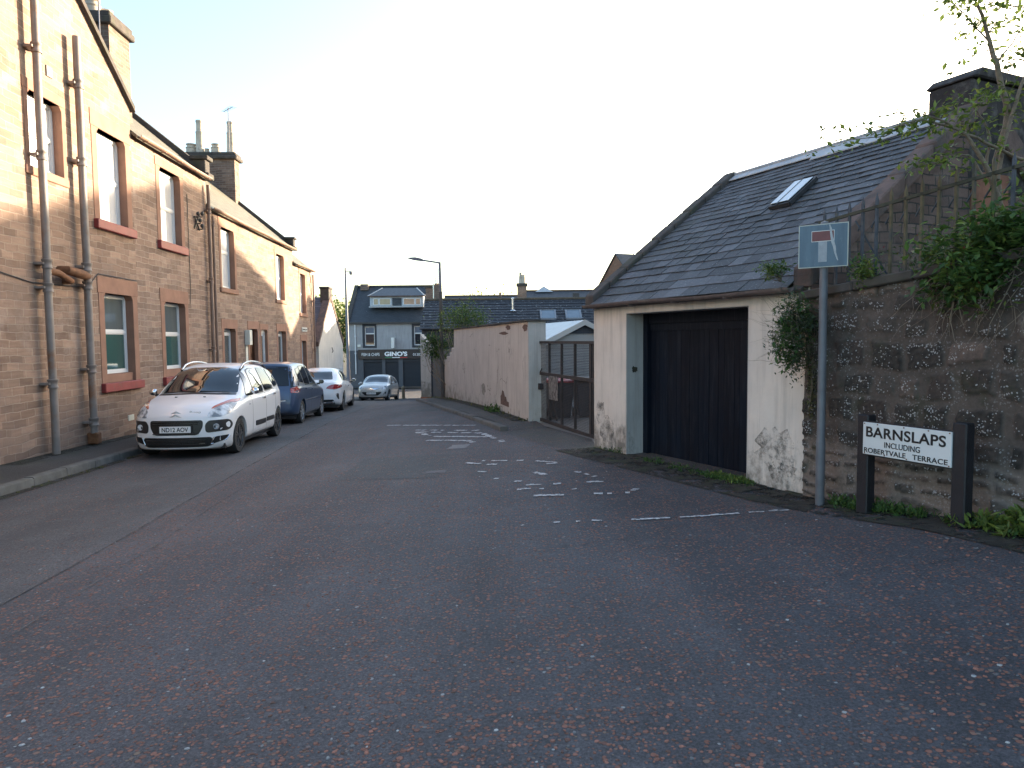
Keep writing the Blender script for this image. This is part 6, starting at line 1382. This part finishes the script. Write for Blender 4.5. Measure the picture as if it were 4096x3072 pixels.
def blob_pts(c, r, n_, rnd, clumps=9, cs=.42, zmin=-9):
    """leaf positions grouped in clumps through an ellipsoid"""
    c = Vector(c); cl_ = []
    for _ in range(clumps):
        while True:
            v = Vector((rnd.uniform(-1, 1), rnd.uniform(-1, 1), rnd.uniform(-1, 1)))
            if v.length < 1: break
        cl_.append(v)
    out = []
    while len(out) < n_:
        k = rnd.choice(cl_); v = k*.75+Vector((rnd.gauss(0, cs), rnd.gauss(0, cs), rnd.gauss(0, cs)))*.6
        p = Vector((c.x+v.x*r[0], c.y+v.y*r[1], c.z+v.z*r[2]))
        if p.z > zmin: out.append(p)
    return out
def twigs(mb, base, tips, r, rnd, k=5, wob=.12, bend=.3):
    base = Vector(base)
    for t in tips:
        t = Vector(t); L_ = (t-base).length; pts = []
        side = Vector((rnd.gauss(0, 1), rnd.gauss(0, 1), rnd.gauss(0, .5))).normalized()*L_*bend*rnd.random()
        for i in range(k+1):
            f = i/k; pts.append(base.lerp(t, f)+side*math.sin(f*math.pi)+Vector((rnd.gauss(0, 1), rnd.gauss(0, 1), rnd.gauss(0, 1)))*wob*L_*.08*(f > 0))
        mb.tube(pts, [r*(1-.8*i/k) for i in range(k+1)], 5, cap=False)
def shrub(name, label, c, r, n_, size, mat, seed, base=None, ntw=14, extra=(), cat='shrub', group=None, twr=.006, zmin=-9, clumps=10, cs=.42, elong=2.2):
    rnd = random.Random(seed); e = empty(name, base or (c[0], c[1], c[2]-r[2]), label=label, category=cat, group=group); B0 = Vector(e.location)
    P_ = blob_pts(c, r, n_, rnd, clumps, cs, zmin); Pl = [p-B0 for p in P_]
    leafcloud(Pl, size, rnd, elong).build('foliage', mat, e, fix=False)
    for (m2, n2, s2) in extra:
        leafcloud([p-B0 for p in blob_pts(c, [q*1.02 for q in r], n2, rnd, clumps, cs, zmin)], s2, rnd).build('foliage' if m2 is not M['flower'] else 'flower', m2, e, fix=False)
    mb = MB(); twigs(mb, (0, 0, 0), [rnd.choice(Pl) for _ in range(ntw)], twr, rnd); mb.build('stem', M['stem'], e, fix=False)
    return e
def wp3(x, y, z): a, b = wpt(x, y); return (a, b, z)
# big green bush on the wall, right edge
shrub('leafy_shrub', 'big bright green leafy bush spilling over the wall coping at the right edge', wp3(1.55, .02, 2.18), (.50, .48, .46), 3600, .075, M['leaf'], 21, base=wp3(1.6, .3, 2.0), extra=((M['leafbright'], 700, .07), (M['flower'], 26, .03)), clumps=22, cs=.30)
shrub('leafy_shrub', 'second green bush beyond the first, cut by the right picture edge', wp3(2.15, .05, 2.3), (.42, .5, .55), 1800, .075, M['leaf'], 22, base=wp3(2.1, .3, 2.0), extra=((M['leafbright'], 500, .07),), clumps=16, cs=.32)
# dead stems hanging down the wall under it
dn = empty('hanging_dead_stems', wp3(1.5, -.05, 2.05), label='bare dry stems hanging over the rubble wall beneath the green bush', category='plant')
rnd = random.Random(4); B0 = Vector(dn.location); mb = MB()
for i in range(34):
    x0 = rnd.uniform(1.15, 2.3); s0 = Vector(wp3(x0, -.02, 2.1))-B0; ln_ = rnd.uniform(.2, .62); x1 = x0+rnd.uniform(-.45, .3)
    e_ = Vector(wp3(x1, -rnd.uniform(.06, .2), 2.1-ln_))-B0; twigs(mb, s0, [e_], rnd.uniform(.003, .006), rnd, 6, .2, .2)
    if rnd.random() < .6: mid = s0.lerp(e_, .5); twigs(mb, mid, [mid+Vector((rnd.uniform(-.1, .1), rnd.uniform(-.1, .1), -rnd.uniform(.08, .25)))], .003, rnd, 4, .2)
mb.build('stem', M['stem'], dn, fix=False)
# clumps behind and through the railing
shrub('railing_weed', 'pale green leafy weed tuft growing through railing right of the blue sign', wp3(.52, .0, 2.16), (.15, .2, .17), 420, .05, M['leafbright'], 31, base=wp3(.5, .1, 2.03), cat='plant', extra=((M['leaf'], 160, .05),), clumps=8)
shrub('railing_weed', 'dry tangled stems behind the railing beside the garage gable', wp3(.75, .45, 2.3), (.5, .35, .28), 260, .05, M['leafdry'], 32, base=wp3(.7, .4, 1.95), ntw=60, cat='plant', extra=((M['leaf'], 260, .05), (M['flower'], 16, .03)), twr=.005)
shrub('railing_weed', 'dark green growth under the railing next to the big bush', wp3(1.15, .35, 2.2), (.3, .3, .22), 420, .05, M['leaf'], 33, base=wp3(1.1, .4, 1.95), ntw=24, cat='plant')
# valerian at the wall corner
vp_ = lambda x, y, z: wp3(x, y, z)
e = shrub('corner_plant', 'grey green wall plant hanging at the cream garage corner left of the sign pole', (2.68, 6.80, 1.62), (.27, .20, .42), 2600, .05, M['leafgrey'], 41, base=(2.92, 6.88, 1.75), ntw=60, cat='plant', extra=((M['leaf'], 1100, .055), (M['flower'], 14, .02)), clumps=22, cs=.30, elong=3.2, twr=.0035)
rnd = random.Random(43); mb = MB(); B0 = Vector(e.location)
for i in range(46):
    a = rnd.uniform(-.3, 1.2); t = Vector((2.86-rnd.uniform(.15, .62), 6.74-rnd.uniform(-.15, .2), 1.62+rnd.uniform(-.35, .5)))-B0; s0 = Vector((2.80, 6.82, 1.5+rnd.uniform(-.2, .3)))-B0; twigs(mb, s0, [t], .0024, rnd, 6, .15, .35)
mb.build('dry_stem', M['stem'], e, fix=False)
shrub('corner_plant', 'dark green trailing growth down the joint between garage and rubble wall', (2.9, 6.86, 1.05), (.07, .07, .42), 520, .035, M['leafdry'], 44, base=(2.93, 6.88, 1.4), cat='plant', ntw=16, clumps=9, twr=.003)
shrub('gutter_plant', 'green tuft sprouting from the garage gutter behind the blue sign', (2.62, 7.12, 2.27), (.17, .1, .09), 240, .055, M['leafbright'], 45, base=(2.7, 7.15, 2.15), cat='plant', extra=((M['leaf'], 120, .05),), elong=3.5, clumps=7)
# sapling (multi stem) behind the railing
sap = empty('sapling_tree', wp3(1.75, .55, 1.9), label='young multi stemmed tree with sparse fresh leaves at the top right', category='tree'); B0 = Vector(sap.location)
rnd = random.Random(77)
import_px = lambda px, py, d_: Vector((0, 0, 1.6))+(_f+_r*((px-2048)/2840)+_u*((1536-py)/2840))*d_      # metres along the view axis, used to read real positions off the photograph
stems = [  # (points px,py,depth ; radii)
 ([(4010, 1180, 5.9), (3990, 800, 5.9), (3985, 640, 5.9), (4030, 460, 5.9), (3985, 260, 5.9), (3950, 130, 5.9), (3900, -10, 5.9), (3860, -140, 5.9)], [.034, .030, .028, .026, .022, .016, .012, .006]),
 ([(4040, 1150, 5.8), (4020, 900, 5.75), (3950, 680, 5.7), (3860, 540, 5.7), (3780, 490, 5.7), (3690, 455, 5.7)], [.03, .026, .02, .013, .010, .006]),
 ([(3990, 720, 5.8), (4020, 560, 5.8), (4080, 360, 5.8), (4140, 200, 5.8)], [.018, .016, .013, .01]),
 ([(3985, 262, 5.9), (4010, 220, 5.9), (4050, 170, 5.9), (4120, 60, 5.9)], [.01, .008, .006, .004]),
 ([(3968, 180, 5.9), (3905, 110, 5.9), (3850, 50, 5.9), (3800, 5, 5.9)], [.008, .006, .005, .003]),
 ([(3905, 110, 5.9), (3895, 60, 5.9), (3920, -20, 5.9)], [.005, .004, .003]),
 ([(3952, 140, 5.9), (3990, 80, 5.9), (4020, 70, 5.9), (4040, 100, 5.9)], [.005, .004, .003, .002]),
 ([(4096, 30, 5.9), (4000, 15, 5.9), (3930, 5, 5.9), (3810, 0, 5.9)], [.006, .005, .004, .003]),
 ([(4090, 640, 5.8), (3980, 590, 5.7), (3830, 520, 5.7), (3690, 480, 5.7), (3600, 505, 5.7), (3540, 545, 5.7), (3430, 555, 5.7), (3310, 580, 5.7)], [.014, .012, .010, .008, .006, .005, .003, .002]),
 ([(3690, 480, 5.7), (3640, 495, 5.7), (3590, 500, 5.6), (3570, 440, 5.6)], [.005, .004, .003, .002]),
 ([(3860, 540, 5.7), (3880, 470, 5.7), (3930, 410, 5.7), (3990, 360, 5.7)], [.008, .007, .006, .004]),
 ([(3940, 680, 5.75), (3960, 560, 5.75), (3930, 480, 5.75), (3890, 420, 5.75), (3880, 380, 5.75)], [.012, .01, .007, .005, .003]),
 ([(3780, 650, 5.6), (3720, 655, 5.6), (3660, 670, 5.6), (3620, 690, 5.6)], [.005, .004, .003, .002]),
 ([(3930, 700, 5.7), (3870, 620, 5.7), (3780, 650, 5.6)], [.01, .007, .004])]
leafpos = []; mb = MB()
for pts, rr_ in stems:
    W_ = [import_px(*p)-B0 for p in pts]; S2 = crom([tuple(v)+(r__,) for v, r__ in zip(W_, rr_)], 4)
    mb.tube([Vector(v[:3])+Vector((rnd.gauss(0, 1), rnd.gauss(0, 1), rnd.gauss(0, 1)))*.003 for v in S2], [max(.0015, v[3]) for v in S2], 7, cap=False)
    for v in S2:
        if v[3] < .011:
            for _ in range(3): leafpos.append(Vector(v[:3]))
mb.build('trunk', M['bark'], sap, smooth=60, fix=False)
lp_ = []; ld = []
def clump(px, py, d_, n_, s_):
    c = import_px(px, py, d_)-B0
    for _ in range(int(n_*.6)): lp_.append(c+Vector((rnd.gauss(0, s_), rnd.gauss(0, s_*1.2), rnd.gauss(0, s_*.6))))
for v in leafpos:
    if rnd.random() < .5:
        c = v+Vector((rnd.gauss(0, .05), rnd.gauss(0, .08), rnd.gauss(0, .04)))
        for _ in range(rnd.randint(2, 5)): lp_.append(c+Vector((rnd.gauss(0, .022), rnd.gauss(0, .022), rnd.gauss(0, .015))))
for px, py, d_, n_, s_ in ((3930, 400, 5.8, 30, .06), (3990, 370, 5.8, 60, .08), (4070, 400, 5.8, 70, .09), (4080, 460, 5.8, 50, .08), (3840, 430, 5.7, 40, .06), (3780, 450, 5.7, 30, .05), (3760, 520, 5.7, 45, .06), (3800, 400, 5.6, 24, .05), (3890, 530, 5.7, 30, .06), (3720, 430, 5.7, 24, .05), (3650, 500, 5.7, 18, .04), (3540, 430, 5.7, 10, .05), (3470, 515, 5.7, 24, .05), (3380, 545, 5.7, 18, .05), (3330, 510, 5.7, 10, .04), (3860, 250, 5.8, 26, .07), (3800, 270, 5.8, 12, .05), (3900, 215, 5.8, 12, .04), (4080, 130, 5.8, 30, .07), (4050, 240, 5.8, 30, .08), (4090, 200, 5.8, 26, .07), (3840, 140, 5.8, 14, .05), (3790, 0, 5.8, 40, .07), (3870, 10, 5.8, 40, .07), (3950, 15, 5.8, 30, .07), (4060, 20, 5.8, 30, .08), (3650, 660, 5.6, 30, .05), (3730, 640, 5.6, 24, .05), (3780, 610, 5.6, 20, .05), (3840, 670, 5.6, 24, .06), (4000, 600, 5.7, 24, .07), (4070, 680, 5.6, 50, .08), (4080, 780, 5.6, 60, .09), (4000, 560, 5.6, 18, .06), (3960, 480, 5.7, 20, .06)): clump(px, py, d_, n_, s_)
leafcloud(lp_, .062, rnd, 2.0, .5).build('crown', M['leafbright'], sap, fix=False)

# weeds
def weeds(name, label, line, n_, size, mat, seed, spread=.06, h=.08, mats=()):
    rnd = random.Random(seed); pts = []; dirs = []; L0 = Vector(line[0])
    while len(pts) < n_:
        f = rnd.random()*(len(line)-1); i = int(f); a, b = Vector(line[i]), Vector(line[min(i+1, len(line)-1)]); p = a.lerp(b, f-i)
        if noise.noise(Vector((p.x*2.3+seed, p.y*2.3, 1))) < -.08 and rnd.random() < .9: continue
        k = rnd.randint(4, 9); c = Vector((p.x+rnd.gauss(0, spread), p.y+rnd.gauss(0, spread)))
        for _ in range(k):
            q = Vector((c.x+rnd.gauss(0, .015), c.y+rnd.gauss(0, .015))); pts.append((q.x, q.y, H(q.x, q.y)+.01+rnd.random()*h*rnd.random())); dirs.append((rnd.gauss(0, .7), rnd.gauss(0, .7), 1))
    e = leafcloud(pts, size, rnd, 3., 0, dirs).build(name, mat, fix=False)
    return tag(e, label, None, None, 'stuff')
weeds('grass_weeds', 'short grass and moss along the foot of the rubble wall', [wpt(.3, -.12)+(0,), wpt(1.0, -.14)+(0,), wpt(2.2, -.15)+(0,)], 1800, .05, M['leaf'], 1, .07)
weeds('grass_weeds', 'bright weeds at the wall foot right of the black sign posts', [wpt(1.7, -.15)+(0,), wpt(2.5, -.2)+(0,)], 900, .075, M['leafbright'], 2, .10, .10)
weeds('grass_weeds', 'grass fringe across the garage doorway', [(1.75, 9.35, 0), (2.3, 8.2, 0), (2.55, 7.6, 0)], 1500, .035, M['leaf'], 3, .07, .03)
weeds('grass_weeds', 'brighter grass at the near corner of the garage doorway', [(2.3, 8.25, 0), (2.56, 7.7, 0)], 1300, .04, M['leafbright'], 13, .05, .03)
weeds('grass_weeds', 'weeds at the foot of the cream garage wall', [(1.3, 10.5, 0), (1.6, 9.85, 0)], 350, .04, M['leaf'], 4, .04)
weeds('grass_weeds', 'weeds at the foot of the pink yard wall', [(.27, 14.1, 0), (-.6, 18, 0), (-2.0, 24, 0), (-2.6, 27, 0), (-3.4, 29, 0)], 2600, .07, M['leafdry'], 5, .09, .10)
weeds('grass_weeds', 'green weeds near a chipped patch of the pink wall', [(-.35, 16.6, 0), (-.6, 17.6, 0)], 500, .09, M['leaf'], 6, .09, .22)
weeds('grass_weeds', 'weeds at the foot of the red sandstone wall', [(-7.9, 11.2, 0), (-8.02, 13.6, 0)], 900, .05, M['leafdry'], 7, .05, .04)
weeds('grass_weeds', 'mossy weeds along the left kerb', [(-6.5, 8.5, 0), (-6.6, 11, 0), (-6.75, 13, 0)], 260, .03, M['leafdry'], 8, .04, .01)
shrub('wall_foot_plant', 'broad leaved green weed at the wall foot near right picture edge', wp3(1.95, -.22, .28), (.16, .12, .13), 200, .085, M['leafbright'], 51, base=wp3(1.95, -.2, .14), cat='plant', clumps=6, ntw=10)
# bushes by the lamp
shrub('yard_shrub', 'straggly light green bush growing over the pink wall behind lamp column', (-1.75, 26.2, 2.3), (1.15, .7, .95), 2000, .10, M['leafbright'], 61, base=(-1.6, 26.3, -.6), ntw=50, extra=((M['leaf'], 900, .10),), twr=.02, clumps=22, cs=.26)
shrub('yard_shrub', 'darker ivy like bush left of lamp column above the low broken wall', (-2.75, 26.9, 1.35), (.85, .4, .6), 1500, .10, M['leaf'], 62, base=(-2.4, 27.2, -.6), ntw=30, extra=((M['leafbright'], 700, .09),), twr=.015, clumps=16, cs=.30)
# far trees
def tree(name, label, base, h, r, seed, n_=2600, size=.3, mat='leafbright', open_=.3, trunkr=.22, group=None):
    rnd = random.Random(seed); e = empty(name, base, label=label, category='tree', group=group)
    mb = MB(); tips = []
    c0 = Vector((0, 0, h*.66))
    mb.tube([(0, 0, -.3), (.1, 0, h*.25), (0, .1, h*.5), (.05, 0, h*.8)], [trunkr, trunkr*.8, trunkr*.5, trunkr*.15], 8)
    for i in range(16):
        a = rnd.uniform(0, 6.28); el = rnd.uniform(-.2, 1); t = Vector((math.cos(a)*r*rnd.uniform(.5, 1), math.sin(a)*r*rnd.uniform(.5, 1), h*.55+el*h*.42)); tips.append(t); twigs(mb, (0, 0, h*rnd.uniform(.25, .6)), [t], trunkr*.3, rnd, 6, .2, .25)
    mb.build('trunk', M['bark'], e, fix=False)
    pts = []
    for _ in range(n_):
        t = rnd.choice(tips); k = rnd.gauss(0, 1); pts.append(t*rnd.uniform(.82, 1.05)+Vector((rnd.gauss(0, open_*r*.7), rnd.gauss(0, open_*r*.7), rnd.gauss(0, open_*h*.16))))
    leafcloud(pts, size, rnd, 1.6, .3).build('crown', M[mat], e, fix=False); return e
tree('broadleaf_tree', 'yellow green tree in the gap between white gable and shop', (-17.2, 70, -2.5), 8.2, 2.3, 1, 3600, .32)
tree('broadleaf_tree', 'taller hazy tree behind the white cottage gable', (-22.5, 80, -2.5), 9.3, 3.2, 2, 2600, .35, open_=.36)
tree('broadleaf_tree', 'rounded tree top showing above the tiled roof', (-3.7, 92, -2.5), 10.6, 2.6, 3, 3200, .32)
tree('bare_tree', 'thin nearly bare tree left of the potted chimney stack', (-.4, 96, -2.5), 11.2, 1.9, 4, 420, .3, open_=.35, trunkr=.12)
tree('bare_tree', 'small bare tree above the roof just left of the garage', (10.2, 98, -2.5), 11.5, 1.0, 5, 200, .25, trunkr=.1)

# loose and embedded red chippings of the road surface close to the camera
rnd = random.Random(99); mb = MB(); cnt = 0
while cnt < 4600:
    y = 2.0+7.5*rnd.random()**1.5; x = rnd.uniform(-.78, .78)*y
    if x > rx(y)-.15 or x < -5.2: continue
    dn = noise.noise(Vector((x*1.3, y*1.3, 4)))*.6+noise.noise(Vector((x*4, y*4, 8)))*.5
    if rnd.random() > .42+dn*1.1: continue
    s_ = rnd.uniform(.0065, .0165); a = rnd.uniform(0, 3.14); ca, sa = math.cos(a), math.sin(a); z = H(x, y)+.004; h_ = rnd.uniform(.002, .005)
    k = 6; el = rnd.uniform(.55, .95); top = []; bot = []
    for i in range(k):
        t = 2*math.pi*i/k+rnd.uniform(-.25, .25); r_ = s_*rnd.uniform(.8, 1.1); px, py = math.cos(t)*r_, math.sin(t)*r_*el
        X, Y = px*ca-py*sa, px*sa+py*ca; bot.append((x+X, y+Y, z-.004)); top.append((x+X*.72, y+Y*.72, z+h_*rnd.uniform(.8, 1.1)))
    mb.add(bot+top, [tuple(range(k, 2*k))]+[(i, (i+1) % k, k+(i+1) % k, k+i) for i in range(k)]); cnt += 1
n = NT('red_grey_chippings'); r_ = n.island()
cm_ = n.ramp(r_, [(0, (.10, .055, .042)), (.35, (.19, .085, .06)), (.8, (.31, .135, .095)), (.90, (.10, .10, .10)), (.97, (.16, .16, .16)), (1, (.42, .42, .41))])
tag(mb.build('road_chippings', n.out(n.mix(.5, cm_, n.ramp(n.noise(n.pos(), 120, 3)[0], [(.3, .6), (.7, 1.4)]), 'MULTIPLY'), .85), fix=False), 'red and grey stone chippings embedded in the worn asphalt', None, None, 'stuff')
